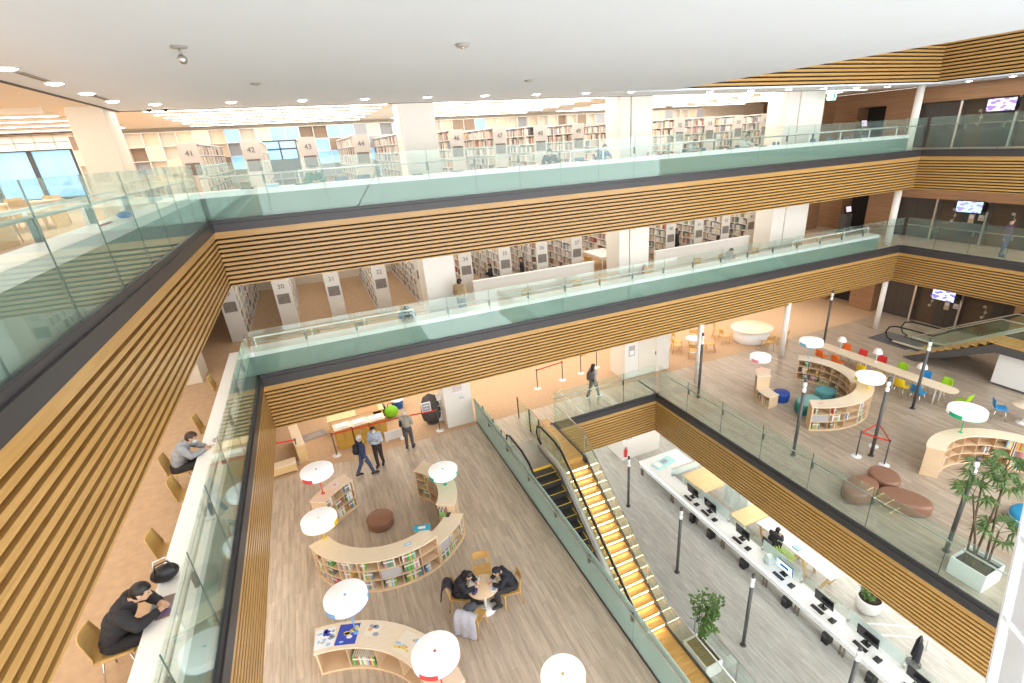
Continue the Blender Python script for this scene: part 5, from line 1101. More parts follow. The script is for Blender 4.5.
for i, (y0, y1, lab) in enumerate(((9.0, 10.95, 'white-topped reading bench beside the seated clerk'), (7.7, 8.98, 'white-topped bench nearest the potted plant'))):
    t = thing('white_table', lab, 'table', (13.75, (y0 + y1) / 2, 0)); h = (y1 - y0) / 2; b = MB(); b.box(-.32, .32, -h, h, .70, .75); b.build('top', M_lam, t, bevel=.01)
    for sy in (-1, 1): b = MB(); b.bar((-.24, sy * (h - .1), .70), (-.24, sy * (h - .35), 0), .1, .04, up=(1, 0, 0)); b.bar((.24, sy * (h - .1), .70), (.24, sy * (h - .35), 0), .1, .04, up=(1, 0, 0)); b.bar((-.24, sy * (h - .2), .4), (.24, sy * (h - .2), .4), .04, .06); b.build('trestle', M_paleoak, t)
t = thing('folded_leaflets', 'stack of grey leaflets on the white bench behind the clerk', 'leaflets', (13.65, 9.25, .75)); b = MB(); b.box(-.1, .1, -.14, .14, 0, .05); b.build('stack', pG, t); b = MB(); b.box(-.09, .09, -.13, .13, .05, .052); b.build('top_leaflet', pS, t)
t = thing('bag_on_desk', 'clear plastic bag standing on the service desk beside the blue-page monitor', 'bag', (12.25, 9.25, .74)); b = MB(); b.lathe((0, 0, 0), [(.14, 0), (.2, .06), (.18, .2), (.08, .3), (.1, .34)], 14); b.build('bag', M_frost, t); b = MB(); b.lathe((0, 0, .29), [(.085, 0), (.09, .015), (.085, .03)], 12); b.build('tie', M_lam, t)
# trolley rails and the dark stand by the lower right
t = thing('barrier_rail', 'white tubular rail on posts crossing behind the near end of the desk', 'rail', (13.2, 5.4, 0))
for z_ in (.95, .5): b = MB((13.2, 5.4, 0)); b.cyl((12.75, 6.0, z_), (14.3, 5.0, z_), .025, n=8); b.build('rail', M_lam, t)
for x, y in ((12.75, 6.0), (14.3, 5.0)): b = MB((13.2, 5.4, 0)); b.cyl((x, y, 0), (x, y, .95), .03, n=8); b.build('post', M_lam, t)
t = thing('coat_stand', 'dark coats hanging on a stand at the foot of the lower battens', 'coat stand', (13.55, 4.9, 0)); b = MB(); b.cyl((0, 0, 0), (0, 0, 1.1), .03, n=10); b.build('post', M_polegrey, t); b = MB(); b.lathe((0, 0, 0), [(.2, 0), (.2, .03), (.03, .05)], 16); b.build('base', M_polegrey, t)
for dx, dy in ((.12, .08), (-.1, -.06)): b = MB(); b.lathe((dx, dy, .25), [(.16, 0), (.14, .3), (.12, .6), (.05, .75), (.0001, .78)], 12, sx=1, sy=.6); b.build('coat', mat('coat_navy', (.02, .022, .03), .8, noise=.3), t)

# ------------------------------------------------------------------ plants
def fan(b, c, d, r, n=11, seed=0, m=0):
    """one palmate leaf: narrow blades fanning out from the stalk tip, each a folded sliver with thickness"""
    rr = random.Random(seed); c = Vector(c); d = Vector(d).normalized(); side = d.cross(Vector((0, 0, 1))).normalized(); up = side.cross(d)
    for i in range(n):
        a = R(-125 + 250 * i / (n - 1)) + rr.uniform(-.06, .06); L = r * rr.uniform(.8, 1.05)
        v = d * math.cos(a) + side * math.sin(a); e = c + v * L - Vector((0, 0, L * rr.uniform(.15, .4))); mid = c + v * L * .5 + up * .03
        w = v.cross(up).normalized() * r * .085
        b.add([c, mid + w, e, mid - w, mid + up * .012], [(0, 1, 4), (1, 2, 4), (2, 3, 4), (3, 0, 4), (0, 3, 2, 1)], m)
def palm(lab, x, y, z, stems, seed):
    t = thing('fan_palm', lab, 'plant', (x, y, z)); rr = random.Random(seed); k = 0
    for dx, dy, h, tx, ty in stems:
        pts = [(dx, dy, 0), (dx + tx * .3, dy + ty * .3, h * .4), (dx + tx * .7, dy + ty * .7, h * .75), (dx + tx, dy + ty, h)]
        b = MB(); b.tube(pts, [.028, .026, .022, .016], 8); b.build('stem', M_stem, t)
        for j in range(5):
            a = 2 * PI * j / 5 + rr.uniform(-.3, .3); el = rr.uniform(.0, .6); hh = h - rr.uniform(0, .16) * (j > 1)
            st_ = Vector((dx + tx * hh / h, dy + ty * hh / h, hh)); d = Vector((math.cos(a), math.sin(a), el)); e = st_ + d * .26
            b = MB(); b.tube([st_, st_ + d * .14 + Vector((0, 0, .03)), e], .007, 5); fan(b, e, d, .36, 12, seed * 50 + k); b.build('leaf', M_leaf, t); k += 1
palm('tall fan palm with several thin stems in the white planter', 13.0, 4.2, L2 + .42, [(-.1, .2, 2.15, .5, .4), (.05, .1, 1.9, .75, .2), (-.15, 0, 1.75, .1, .5), (.1, -.1, 2.2, 1.0, .6), (.12, -.15, .9, .25, .1)], 5)
o0 = (13.0, 4.2, L2); t = thing('planter_box', 'white planter box holding the fan palm behind the balustrade', 'planter', o0)
b = MB(o0); b.box(12.65, 13.37, 3.85, 4.55, L2, L2 + .40); b.build('soil', M_soil, t)
for x0, x1, y0, y1 in ((12.62, 12.65, 3.82, 4.58), (13.37, 13.40, 3.82, 4.58), (12.65, 13.37, 3.82, 3.85), (12.65, 13.37, 4.55, 4.58)): b = MB(o0); b.box(x0, x1, y0, y1, L2, L2 + .5); b.build('side', M_lam, t)
def shrub(lab, x, y, z, h, spread, n, seed, m):
    t = thing('leafy_shrub', lab, 'plant', (x, y, z)); rr = random.Random(seed); b = MB(); lv = MB(); tips = []
    for i in range(9):
        a = rr.uniform(0, 2 * PI); p = Vector((0, 0, h * rr.uniform(.1, .4))); e = Vector((math.cos(a) * spread * rr.uniform(.5, 1), math.sin(a) * spread * rr.uniform(.5, 1), h * rr.uniform(.6, 1)))
        mid = (p + e) / 2 + Vector((0, 0, .08)); b.tube([(0, 0, 0), p, mid, e], [.022, .016, .010, .005], 6); tips += [(mid + (e - mid) * q) for q in (.1, .3, .5, .7, .85, 1)] + [p + (mid - p) * .7]
    for i in range(n):
        c = rr.choice(tips) + Vector((rr.uniform(-1, 1), rr.uniform(-1, 1), rr.uniform(-.6, .8))) * spread * .22
        v = Vector((rr.uniform(-1, 1), rr.uniform(-1, 1), rr.uniform(-.5, .5))).normalized(); s = rr.uniform(.08, .15); w = v.cross(Vector((0, 0, 1))).normalized() * s * .32; u = Vector((0, 0, .012))
        lv.add([c, c + v * s * .5 + w, c + v * s, c + v * s * .5 - w, c + v * s * .5 + u], [(0, 1, 4), (1, 2, 4), (2, 3, 4), (3, 0, 4), (0, 3, 2, 1)])
    b.build('branches', M_stem, t); o = lv.build('foliage', m, t, fix=False); o['kind'] = 'stuff'
    return t
shrub('leafy green shrub in the long box beside the foot of the wooden stairs', 8.05, 7.95, .50, 1.9, .62, 620, 3, M_leaf2)
o0 = (8.05, 7.8, 0); t = thing('plant_trough', 'white rimmed trough with soil holding the shrub beside the stairs', 'planter', o0)
b = MB(o0); b.box(7.78, 8.32, 7.32, 8.28, 0, .46); b.build('soil', mat('moss_soil', (.16, .13, .04), .9, noise=.4, nscale=(14, 14, 14)), t)
for x0, x1, y0, y1 in ((7.74, 7.78, 7.28, 8.32), (8.32, 8.36, 7.28, 8.32), (7.78, 8.32, 7.28, 7.32), (7.78, 8.32, 8.28, 8.32)): b = MB(o0); b.box(x0, x1, y0, y1, 0, .52); b.build('side', M_lam, t)
t = thing('trough_glass', 'glass guard with steel rail around the shrub trough', 'guard', (8.45, 7.6, 0)); b = MB((8.45, 7.6, 0)); b.box(8.42, 8.435, 5.0, 8.6, .05, 1.0); b.build('glass_pane', M_glassc, t); b = MB((8.45, 7.6, 0)); b.cyl((8.43, 5.0, 1.02), (8.43, 8.6, 1.02), .02, n=8); b.build('rail', M_steel, t)
for y in (5.0, 6.8, 8.6): b = MB((8.45, 7.6, 0)); b.box(8.41, 8.45, y - .02, y + .02, 0, 1.02); b.build('post', M_steel, t)
t = thing('plant_pot', 'large white round pot with low green plants on the lower floor', 'planter', (14.12, 6.75, 0)); b = MB(); b.lathe((0, 0, 0), [(.26, 0), (.36, .12), (.40, .35), (.38, .56), (.36, .58), (.34, .56), (.34, .46), (.0001, .45)], 32); b.build('pot', M_lam, t)
b = MB(); b.lathe((0, 0, .44), [(.34, 0), (.34, .02), (.0001, .03)], 24); b.build('soil', M_soil, t)
shrub('low green plant growing in the large white round pot', 14.12, 6.75, .47, .35, .3, 160, 9, MATS['palm_leaf'])
t = thing('desk_plant', 'pale green potted plant on the desk between the clerk and the blue-page monitor', 'plant', (12.98, 9.35, 0)); b = MB(); b.lathe((0, 0, 0), [(.12, 0), (.16, .05), (.17, .5), (.15, .5), (.14, .45), (.0001, .44)], 20); b.build('pot', M_lam, t)
for j in range(14):
    a = 2 * PI * j / 14; d = Vector((math.cos(a), math.sin(a), .5)); b = MB(); s_ = Vector((0, 0, .45)); e = s_ + d * .3; b.tube([s_, s_ + Vector((d.x * .1, d.y * .1, .25)), e], .006, 5); fan(b, e, d, .26, 7, 700 + j); b.build('leaf', mat('pale_leaf', (.30, .50, .08), .5, nscale=(5, 5, 5), col2=(.4, .58, .14)), t)
# near white lattice rack by the viewer's right hand
o0 = (3.0, 1.8, 12.6); t = thing('lattice_rack', 'white open lattice rack close to the viewer at the lower right corner', 'rack', o0)
A_, B_, N_, M_ = Vector((2.777, 0.676, 12.102)), Vector((3.288, 0.948, 12.828)), Vector((2.999, 0.782, 12.371)), Vector((2.947, 0.659, 12.276))     # corner, top and two joints of the rack
e1 = (B_ - A_).normalized(); e2 = (M_ - N_); e2 = (e2 - e1 * e2.dot(e1)).normalized() * .9 + e1 * (M_ - N_).normalized().dot(e1) * .9; e3 = e1.cross(e2).normalized()
if e3.dot(AX[2]) < 0: e3 = -e3
t.location = (0, 0, 0)
for k in range(7):
    q = A_ + e2.normalized() * (.02 + .155 * k); b = MB(); b.bar(q - e1 * .8 + e3 * .03, q + e1 * 1.9 + e3 * .03, .022 if k else .035, .07, up=e3); b.build('upright' if k else 'outer_upright', M_white, t)
base_ = A_ + e1 * ((N_ - A_).dot(e1))
for k in range(-2, 5):
    q = base_ + e1 * (.44 * k); b = MB(); b.bar(q + e3 * .03, q + e2.normalized() * .9 + e3 * .03, .022, .07, up=e3); b.build('crossbar', M_white, t)
b = MB(); q = A_ + e2.normalized() * .62 + e3 * .20; b.bar(q - e1 * .8, q + e1 * 1.9, 1.0, .012, up=e3); b.build('back_sheet', mat('opal_sheet', (.80, .80, .82), .4), t)
# ------------------------------------------------------------------ people
SKIN = mat('skin', (.62, .38, .26), .5, noise=.05); HAIR = mat('black_hair', (.012, .010, .009), .45, noise=.3, nscale=(40, 40, 10))
SHOE = mat('dark_shoe', (.02, .019, .018), .5); EYE = mat('eye_dark', (.015, .012, .01), .2)
def V3(*p): return Vector(p)
def pose_stand(step=.0, arms='down', lean=0.0):
    J = {}
    J['pel'] = V3(0, 0, .90); J['che'] = V3(0, .05 * lean + .01, 1.22); J['neck'] = V3(0, .09 * lean, 1.38); J['head'] = V3(0, .12 * lean + .025, 1.52)
    for s, S in ((-1, 'L'), (1, 'R')):
        J['sh' + S] = V3(s * .165, .06 * lean, 1.34); J['hip' + S] = V3(s * .085, 0, .88)
        f = step * s
        J['kn' + S] = V3(s * .09, .03 + f * .5, .47 + abs(f) * .02); J['an' + S] = V3(s * .09, f - (.04 if f < 0 else 0), .075 + (.06 if f < 0 else 0)); J['toe' + S] = J['an' + S] + V3(s * .015, .155, -.045 - (.03 if f < 0 else 0))
        if arms == 'down': J['el' + S] = V3(s * .215, -.04 - f * .2, 1.08); J['wr' + S] = V3(s * .215, .05 - f * .45, .86)
        elif arms == 'folded': J['el' + S] = V3(s * .225, .06, 1.10); J['wr' + S] = V3(-s * .06, .21, 1.13 + .03 * s)
        elif arms == 'book': J['el' + S] = V3(s * .22, .02, 1.07); J['wr' + S] = V3(s * .10, .27, 1.12)
        elif arms == 'camera': J['el' + S] = V3(s * .24, .15, 1.22); J['wr' + S] = V3(s * .07, .20, 1.46)
    return J
def pose_sit(lean=.5, table=.74, reach=.32, hx=.11, headdrop=.0):
    J = {}; J['pel'] = V3(0, -.06, .53); J['che'] = V3(0, -.02 + .12 * lean, .83); J['neck'] = V3(0, .02 + .24 * lean, .99); J['head'] = V3(0, .06 + .33 * lean, 1.10 - headdrop)
    for s, S in ((-1, 'L'), (1, 'R')):
        J['sh' + S] = V3(s * .165, .0 + .2 * lean, .95 - .02 * lean); J['hip' + S] = V3(s * .09, -.04, .52); J['kn' + S] = V3(s * .11, .38, .51); J['an' + S] = V3(s * .11, .36, .075); J['toe' + S] = V3(s * .12, .51, .03)
        J['el' + S] = V3(s * .25, .10 + .22 * lean, table + .06); J['wr' + S] = V3(s * hx, reach + .02, table + .045)
    return J
def person(lab, loc, rz, J, top, pants, hair=HAIR, hairlen=.0, scale=1.0, voxel=.014, cap=None, bulk=1.0, look=(0, -.1), mask=False, shoe=SHOE, sleeves='long', names=('jacket', 'trousers'), finger=True, gap=0.0, coat=0.0):
    t = thing('person', lab, 'person', loc, rz); t.scale = (scale,) * 3
    B = MB(); bones = []                                           # bones: (tag, p, q, r)
    def limb(tagname, pts, rad, n=12):
        for (p, r0), (q, r1) in zip(zip(pts[:-1], rad[:-1]), zip(pts[1:], rad[1:])):
            B.tube([p, p.lerp(q, .5), q], [r0, (r0 + r1) / 2, r1], n); bones.append((tagname, p, q, (r0 + r1) / 2))
        for p, r in zip(pts, rad): B.ell(p, (r, r, r), 12, 8)
    pel, che, neck, head = J['pel'], J['che'], J['neck'], J['head']
    up = (che - pel).normalized(); sd = (J['shR'] - J['shL']).normalized(); fw = up.cross(sd).normalized() * -1
    if fw.y < 0: fw = -fw
    def torso(c, rx, ry, rz_):
        M = Matrix((( sd.x, fw.x, up.x, c.x), (sd.y, fw.y, up.y, c.y), (sd.z, fw.z, up.z, c.z), (0, 0, 0, 1))); B.ell((0, 0, 0), (rx, ry, rz_), 18, 12, 0, M)
    torso(pel.lerp(che, -.02), .155, .115, .14); torso(pel.lerp(che, .35), .14 * bulk, .105 * bulk, .17); torso(pel.lerp(che, .75), .158 * bulk, .115 * bulk, .18); torso(che.lerp(neck, .35), .165 * bulk, .10 * bulk, .13)
    bones.append(('pants', pel - up * .05, pel + up * .02, .14)); bones.append(('top', pel.lerp(che, .30), che.lerp(neck, .45), .14))
    limb('top', [che.lerp(neck, .3), neck], [.09, .062])
    limb('skin', [neck, head - V3(0, 0, .05)], [.052, .052])
    for S in 'LR':
        limb('top', [J['sh' + S].lerp(che, .45), J['sh' + S]], [.085, .066 * bulk]); limb('top', [J['sh' + S], J['el' + S]], [.058 * bulk, .046 * bulk]); limb('top', [J['el' + S], J['wr' + S]], [.046 * bulk, .034 * bulk])
        limb('pants', [J['hip' + S], J['kn' + S]], [.088, .062]); limb('pants', [J['kn' + S], J['an' + S] + V3(0, 0, .03)], [.060, .045])
        a, tt = J['an' + S], J['toe' + S]; limb('shoe', [a - V3(0, .045, .03), a.lerp(tt, .55), tt], [.042, .042, .034])
        # hand: palm, four unequal fingers, thumb from the side
        w = J['wr' + S]; d = (w - J['el' + S]).normalized(); lat = d.cross(V3(0, 0, 1)); lat = lat.normalized() if lat.length > .1 else V3(1, 0, 0)
        if abs(d.z) > .8: lat = V3(0, 1, 0)
        nrm = lat.cross(d).normalized(); s = -1 if S == 'L' else 1
        if nrm.z > 0 or abs(d.z) > .8 and nrm.x * s > 0: nrm = -nrm
        pm = w + d * .05; limb('skin', [w, pm + d * .03], [.027, .033], 10)
        for lo in (-.02, .02): limb('skin', [w + d * .01 + lat * lo * .5, pm + d * .035 + lat * lo], [.018, .019], 8)
        if finger:
            for i, L in enumerate((.066, .076, .070, .056)):
                b0 = pm + d * .035 + lat * (-.030 + .02 * i); p1 = b0 + d * L * .5 + nrm * .006; p2 = b0 + d * L * .82 + nrm * .026; limb('skin', [b0, p1, p2], [.0098, .0092, .0085], 8)
            th = lat * (s if abs(d.z) < .8 else 1); inner = -lat if (lat.x * s > 0) else lat
            if abs(d.z) > .8: inner = V3(0, 1, 0)
            b0 = w + d * .025 + inner * .024; limb('skin', [b0, b0 + inner * .022 + d * .026, b0 + inner * .024 + d * .054 + nrm * .012], [.0125, .011, .0095], 8)
    # head with face
    hy, hp = look; Mh = Matrix.Translation(head) @ Matrix.Rotation(hy, 4, 'Z') @ Matrix.Rotation(hp, 4, 'X')
    hm = MB()
    B.ell((0, -.008, .022), (.075, .092, .098), 20, 14, 0, Mh); B.ell((0, .022, -.045), (.056, .066, .066), 16, 10, 0, Mh); B.ell((0, .052, -.085), (.030, .030, .024), 10, 8, 0, Mh)
    B.tube([Mh @ V3(0, .082, .018), Mh @ V3(0, .102, -.022), Mh @ V3(0, .088, -.03)], [.010, .0155, .012], 8)
    for s in (-1, 1):
        B.ell((s * .077, -.004, -.008), (.010, .019, .031), 8, 6, 0, Mh); B.ell((s * .036, .066, -.022), (.022, .02, .02), 8, 6, 0, Mh)
        B.ell((s * .030, .077, .028), (.020, .010, .007), 8, 5, 0, Mh)
    B.ell((0, .083, -.052), (.021, .010, .0055), 10, 5, 0, Mh); B.ell((0, .082, -.063), (.018, .010, .006), 10, 5, 0, Mh)
    tmp = B.build('tmp', SKIN, fix=False); md = tmp.modifiers.new('r', 'REMESH'); md.mode = 'VOXEL'; md.voxel_size = voxel; sm = tmp.modifiers.new('s', 'SMOOTH'); sm.factor = .5; sm.iterations = 2
    dg = bpy.context.evaluated_depsgraph_get(); dg.update(); me = bpy.data.meshes.new_from_object(tmp.evaluated_get(dg)); bpy.data.objects.remove(tmp)
    me.materials.clear(); me.materials.append(SKIN); me.polygons.foreach_set('use_smooth', [True] * len(me.polygons))
    body = bpy.data.objects.new('body', me); C.objects.link(body); body.parent = t
    # classify the surface and lift clothing and hair off it
    nv = len(me.vertices); co_ = np.empty(nv * 3); me.vertices.foreach_get('co', co_); co_ = co_.reshape(-1, 3); no = np.empty(nv * 3); me.vertices.foreach_get('normal', no); no = no.reshape(-1, 3)
    best = np.full(nv, 1e9); cls = np.zeros(nv, int); CI = {'skin': 0, 'top': 1, 'pants': 2, 'shoe': 3, 'hair': 4}
    for tg, p, q, r in bones:
        p, q = np.array(p), np.array(q); d = q - p; u = np.clip(((co_ - p) @ d) / max(d @ d, 1e-9), 0, 1); ds = np.linalg.norm(co_ - (p + u[:, None] * d), axis=1) - r
        m = ds < best; best[m] = ds[m]; cls[m] = CI[tg]
    Mi = np.array(Mh.inverted()); hl = co_ @ Mi[:3, :3].T + Mi[:3, 3]
    inh = (np.linalg.norm((hl - np.array([0, 0, .0])) / np.array([.10, .125, .14]), axis=1) < 1.08)
    nk = (np.array(co_)[:, 2] > neck.z + .035); inh &= nk
    cls[inh] = 0
    hr = inh & ((hl[:, 2] > .062) | (hl[:, 1] < -.012 - .0 * hl[:, 2]) & (hl[:, 2] > -.055) & ((np.abs(hl[:, 0]) < .07) | (hl[:, 2] > .02)) | (hl[:, 2] > .02) & (hl[:, 1] < .03))
    cls[hr] = 4
    polys = [tuple(p.vertices) for p in me.polygons]
    def shell(nm, ids, m, infl, extra=None):
        idx = set(np.nonzero(np.isin(cls, ids))[0].tolist()); fs = [p for p in polys if sum(i in idx for i in p) >= 3]
        if not fs: return
        used = sorted({i for f in fs for i in f}); mp = {v: i for i, v in enumerate(used)}; vs = co_[used] + no[used] * infl
        if extra is not None: vs = extra(vs, no[used])
        x = bpy.data.meshes.new(nm); x.from_pydata([tuple(v) for v in vs], [], [[mp[i] for i in f] for f in fs]); x.materials.append(m); x.polygons.foreach_set('use_smooth', [True] * len(fs)); x.update()
        o = bpy.data.objects.new(nm, x); C.objects.link(o); o.parent = t; s = o.modifiers.new('thick', 'SOLIDIFY'); s.thickness = infl * 1.2; s.offset = -1; return o
    def wr(vs, n_):                                                # cloth creases
        k = np.sin(vs[:, 2] * 62 + np.sin(vs[:, 0] * 31) * 1.7 + vs[:, 1] * 24) * .0045; return vs + n_ * k[:, None]
    shell(names[0], [1], top, .014 + coat, wr); shell(names[1], [2], pants, .010, wr); shell('shoes', [3], shoe, .006)
    hm_ = cap or hair
    shell('cap' if cap else 'hair', [4], hm_, .017, None)
    if hairlen:
        b = MB(); hb = []
        for i, q in enumerate((.06, -.02, -.10, -.10 - hairlen * .5, -.10 - hairlen)):
            w, y = ((.070, -.075), (.084, -.078), (.082, -.078), (.080, -.09), (.06, -.095))[i]; hb.append((w, y, q))
        vs = []; 
        for w, y, q in hb:
            for j in range(9):
                a = PI * j / 8; vs.append(Mh @ V3(w * math.cos(a), y * .3 - .075 * math.sin(a), q))
        fs = [(r * 9 + j, r * 9 + j + 1, r * 9 + j + 10, r * 9 + j + 9) for r in range(4) for j in range(8)]
        b.add(vs, fs, 0, True); o = b.build('long_hair', hair, t); s = o.modifiers.new('thick', 'SOLIDIFY'); s.thickness = .028; s.offset = 0; ss = o.modifiers.new('sub', 'SUBSURF'); ss.levels = 1; ss.render_levels = 1
    for s in (-1, 1):
        b = MB(); b.ell((s * .030, .0795, .014), (.012, .006, .0065), 8, 6, 0, Mh); b.build('eye', EYE, t)
    if mask:
        b = MB(); pts = []
        for r, z in enumerate((-.004, -.035, -.07, -.096)):
            for j in range(9):
                a = R(20 + 140 * j / 8); k = (.078, .088, .08, .06)[r]; pts.append(Mh @ V3(k * math.cos(a) * .92, .012 + k * math.sin(a) * (1.05, 1.12, 1.05, .9)[r], z))
        b.add(pts, [(r * 9 + j, r * 9 + j + 1, r * 9 + j + 10, r * 9 + j + 9) for r in range(3) for j in range(8)], 0, True); o = b.build('face_mask', mat('mask_white', (.72, .78, .82), .7), t); s = o.modifiers.new('thick', 'SOLIDIFY'); s.thickness = .004
    return t
def cloth(n, c, nz=.2): return mat('cloth_' + n, c, .8, noise=nz, nscale=(25, 25, 25), bump=.2)
def backpack(t_parent_loc, rz, lab, m, z=1.12, y=-.2, s=1.0, lx=0):
    x0, y0, z0 = t_parent_loc; c, sn = math.cos(rz), math.sin(rz); t = thing('backpack', lab, 'bag', (x0 - y * sn * 1 + lx * c, y0 + y * c + lx * sn, z0 + z - .22 * s), rz)
    b = MB(); b.ell((0, 0, .22 * s), (.16 * s, .10 * s, .23 * s), 18, 12); b.build('body', m, t); b = MB(); b.ell((0, -.07 * s, .14 * s), (.11 * s, .06 * s, .11 * s)); b.build('pocket', m, t)
    for sx in (-1, 1): b = MB(); b.tube([(sx * .09 * s, .05, .40 * s), (sx * .10 * s, .13, .43 * s), (sx * .10 * s, .20, .38 * s)], .014, 6); b.build('strap', m, t)
    return t
NEAR = .010
navy, denim, blk, char = cloth('navy', (.03, .045, .11)), cloth('denim', (.07, .11, .20)), cloth('black', (.014, .014, .017)), cloth('charcoal', (.035, .033, .034))
# readers at the left counter of the middle floor
person('person in a black jacket with cropped hair reading a tablet at the left counter', (-3.28, 6.36, L3), R(-90), pose_sit(1.0, .74, .44, .10, .03), cloth('black_jacket', (.022, .021, .026)), blk, scale=1.06, voxel=.0085, look=(0, -.45), bulk=1.15)
person('person in a pale grey hoodie with a white mask writing at the left counter', (-3.28, 10.62, L3), R(-90), pose_sit(.8, .74, .44, .09, .03), cloth('grey_hoodie', (.36, .38, .42)), char, scale=1.0, voxel=.010, look=(0, -.5), bulk=1.1, mask=True, hair=mat('brown_hair', (.05, .022, .014), .5))
t = thing('tablet', 'tablet with purple picture and brown case under the hands of the reader in black', 'tablet', (-2.72, 6.42, L3 + .741), R(90)); b = MB(); b.box(-.20, .20, -.10, .10, 0, .012); b.build('case', mat('tablet_case', (.25, .17, .15), .5), t, bevel=.004); b = MB(); b.box(-.16, .03, -.08, .08, .012, .014); b.build('screen', mat('tablet_screen', (.25, .18, .35), .2), t)
t = thing('black_handbag', 'black handbag with white straps on the left counter beside the reader in black', 'bag', (-2.80, 6.95, L3 + .741), R(20)); b = MB(); b.ell((0, 0, .13), (.17, .10, .13)); b.build('body', M_black, t)
for k in (-.05, .05): b = MB(); b.tube([(-.1, k, .2), (-.07, k, .33), (.07, k, .33), (.1, k, .2)], .010, 6); b.build('strap', M_lam if k > 0 else M_black, t)
openbook('white open notebook under the hands of the reader in grey', -2.72, 10.62, L3 + .741, R(-90), .15, .22, M_lam)
t = thing('stationery_pouch', 'pinkish round pouch on the left counter beyond the reader in grey', 'pouch', (-2.62, 10.85, L3 + .741)); b = MB(); b.ell((0, 0, .04), (.08, .06, .04)); b.build('body', mat('pouch_rose', (.55, .38, .36), .7), t); b = MB(); b.bar((-.06, 0, .083), (.06, 0, .083), .008, .006); b.build('zip', M_black, t)
# queue on the reading floor
p1 = (-.02, 16.25, L2); person('person with grey-white hair striding in navy jacket and jeans by the counter', p1, R(-75), pose_stand(.22), navy, denim, hair=mat('white_hair', (.62, .58, .54), .6), voxel=NEAR, bulk=1.1)
backpack(p1, R(-75), 'dark backpack with lime edging on the striding person in navy', cloth('pack_dark', (.02, .022, .03)), 1.15, -.17, .95)
t = thing('scarf', 'lime yellow collar worn by the striding person in navy', 'scarf', (p1[0] + .03, p1[1], L2 + 1.35)); b = MB(); pts = [(.1 * math.cos(a), .085 * math.sin(a), .0) for a in [2 * PI * i / 16 for i in range(17)]]; b.tube(pts, .022, 8); b.build('loop', mat('lime_cloth', (.55, .75, .03), .7), t); b = MB(); b.bar((-.085, 0, -.02), (-.12, .0, -.14), .05, .02); b.build('tail', MATS['lime_cloth'], t)
person('person standing with folded arms in a pale blue shirt and dark trousers', (.52, 16.62, L2), R(160), pose_stand(.03, 'folded'), cloth('pale_blue', (.52, .58, .68)), cloth('plum_black', (.05, .035, .035)), voxel=NEAR, mask=True, bulk=1.06)
person('person with silver hair in a beige waistcoat and grey trousers by the red belt', (1.72, 17.25, L2), R(-25), pose_stand(.06, 'book'), cloth('beige_top', (.42, .38, .33)), cloth('grey_trousers', (.10, .10, .11)), hair=mat('silver_hair', (.68, .62, .54), .6), voxel=NEAR)
t = thing('shoulder_bag', 'small black shoulder bag with white clasp on the person in beige', 'bag', (1.52, 17.3, L2 + 1.0), R(-25)); b = MB(); b.ell((0, 0, .1), (.05, .11, .14)); b.build('body', M_black, t); b = MB(); b.ell((-.045, 0, .12), (.02, .05, .06)); b.build('clasp', M_lam, t)
# walking woman
p2 = (9.72, 17.15, L2); person('person with long dark hair walking with a backpack behind the stair glass', p2, R(-75), pose_stand(.24), cloth('light_top', (.42, .38, .40)), cloth('check_trousers', (.065, .06, .055), .5), hairlen=.16, voxel=NEAR, shoe=M_lam)
backpack(p2, R(-75), 'brown-grey backpack carried by the walking person with long hair', cloth('pack_brown', (.11, .085, .085)), 1.15, -.2, 1.0)
# readers at the round table
person('person in a black coat with a cream collar bent over a picture book', (1.40, 9.28, L2), face(1.42, 9.28, TX, TY), pose_sit(.75, .75, .40, .11, .03), cloth('black_coat', (.016, .016, .022)), blk, voxel=NEAR, bulk=1.12, look=(0, -.55), hairlen=.1)
person('person in a black cap and dark sweater reading at the right of the round table', (2.60, 8.88, L2), face(2.58, 8.88, TX, TY), pose_sit(.75, .75, .40, .11, .03), cloth('dark_sweater', (.017, .018, .028)), char, voxel=NEAR, cap=cloth('cap_black', (.012, .012, .014)), bulk=1.08, look=(0, -.5))
# upper floors
person('person in a beige coat reading beside the broad column on the middle floor', (4.45, 17.35, L3), R(-50), pose_stand(.02, 'book'), cloth('beige_coat', (.50, .36, .20)), cloth('teal_jeans', (.06, .12, .17)), voxel=.015, coat=.02)
person('person in black with short hair before bookcase 34 behind the left partition', (6.65, 20.4, L3), R(60), pose_stand(.0, 'book'), blk, char, voxel=.016, scale=.8)
person('person in a dark jacket beside bookcase 35 on the middle floor', (8.2, 20.6, L3), R(70), pose_stand(.0), cloth('dark_blue', (.03, .03, .05)), char, voxel=.016, scale=.82)
person('person in black standing between bookcases behind the right partition', (16.35, 20.35, L3), R(-90), pose_stand(.0), blk, blk, voxel=.016, hairlen=.1)
person('person with bowed head studying at the middle-floor counter by the right partition', (16.6, 17.15, L3), R(180), pose_sit(.8, .74, .42, .1, .04), cloth('grey_study', (.50, .48, .52)), char, voxel=.014, look=(0, -.5))
person('person in blue bent over the middle-floor counter below bookcase 32', (2.4, 17.15, L3), R(180), pose_sit(.9, .74, .42, .1, .06), cloth('mid_blue', (.10, .22, .36)), char, voxel=.014, look=(0, -.6))
person('person in plum clothes waiting at the lift balustrade of the middle floor', (27.95, 12.1, L3), R(170), pose_stand(.05), cloth('plum', (.075, .045, .085)), denim, voxel=.016)
person('person in a green jacket seated at the top-floor counter below bookcase 43', (.5, 17.05, L4), R(180), pose_sit(.4, .74, .36, .1), cloth('green_jacket', (.02, .22, .12)), char, voxel=.014, hair=mat('brown_hair', (.05, .022, .014), .5), hairlen=.08)
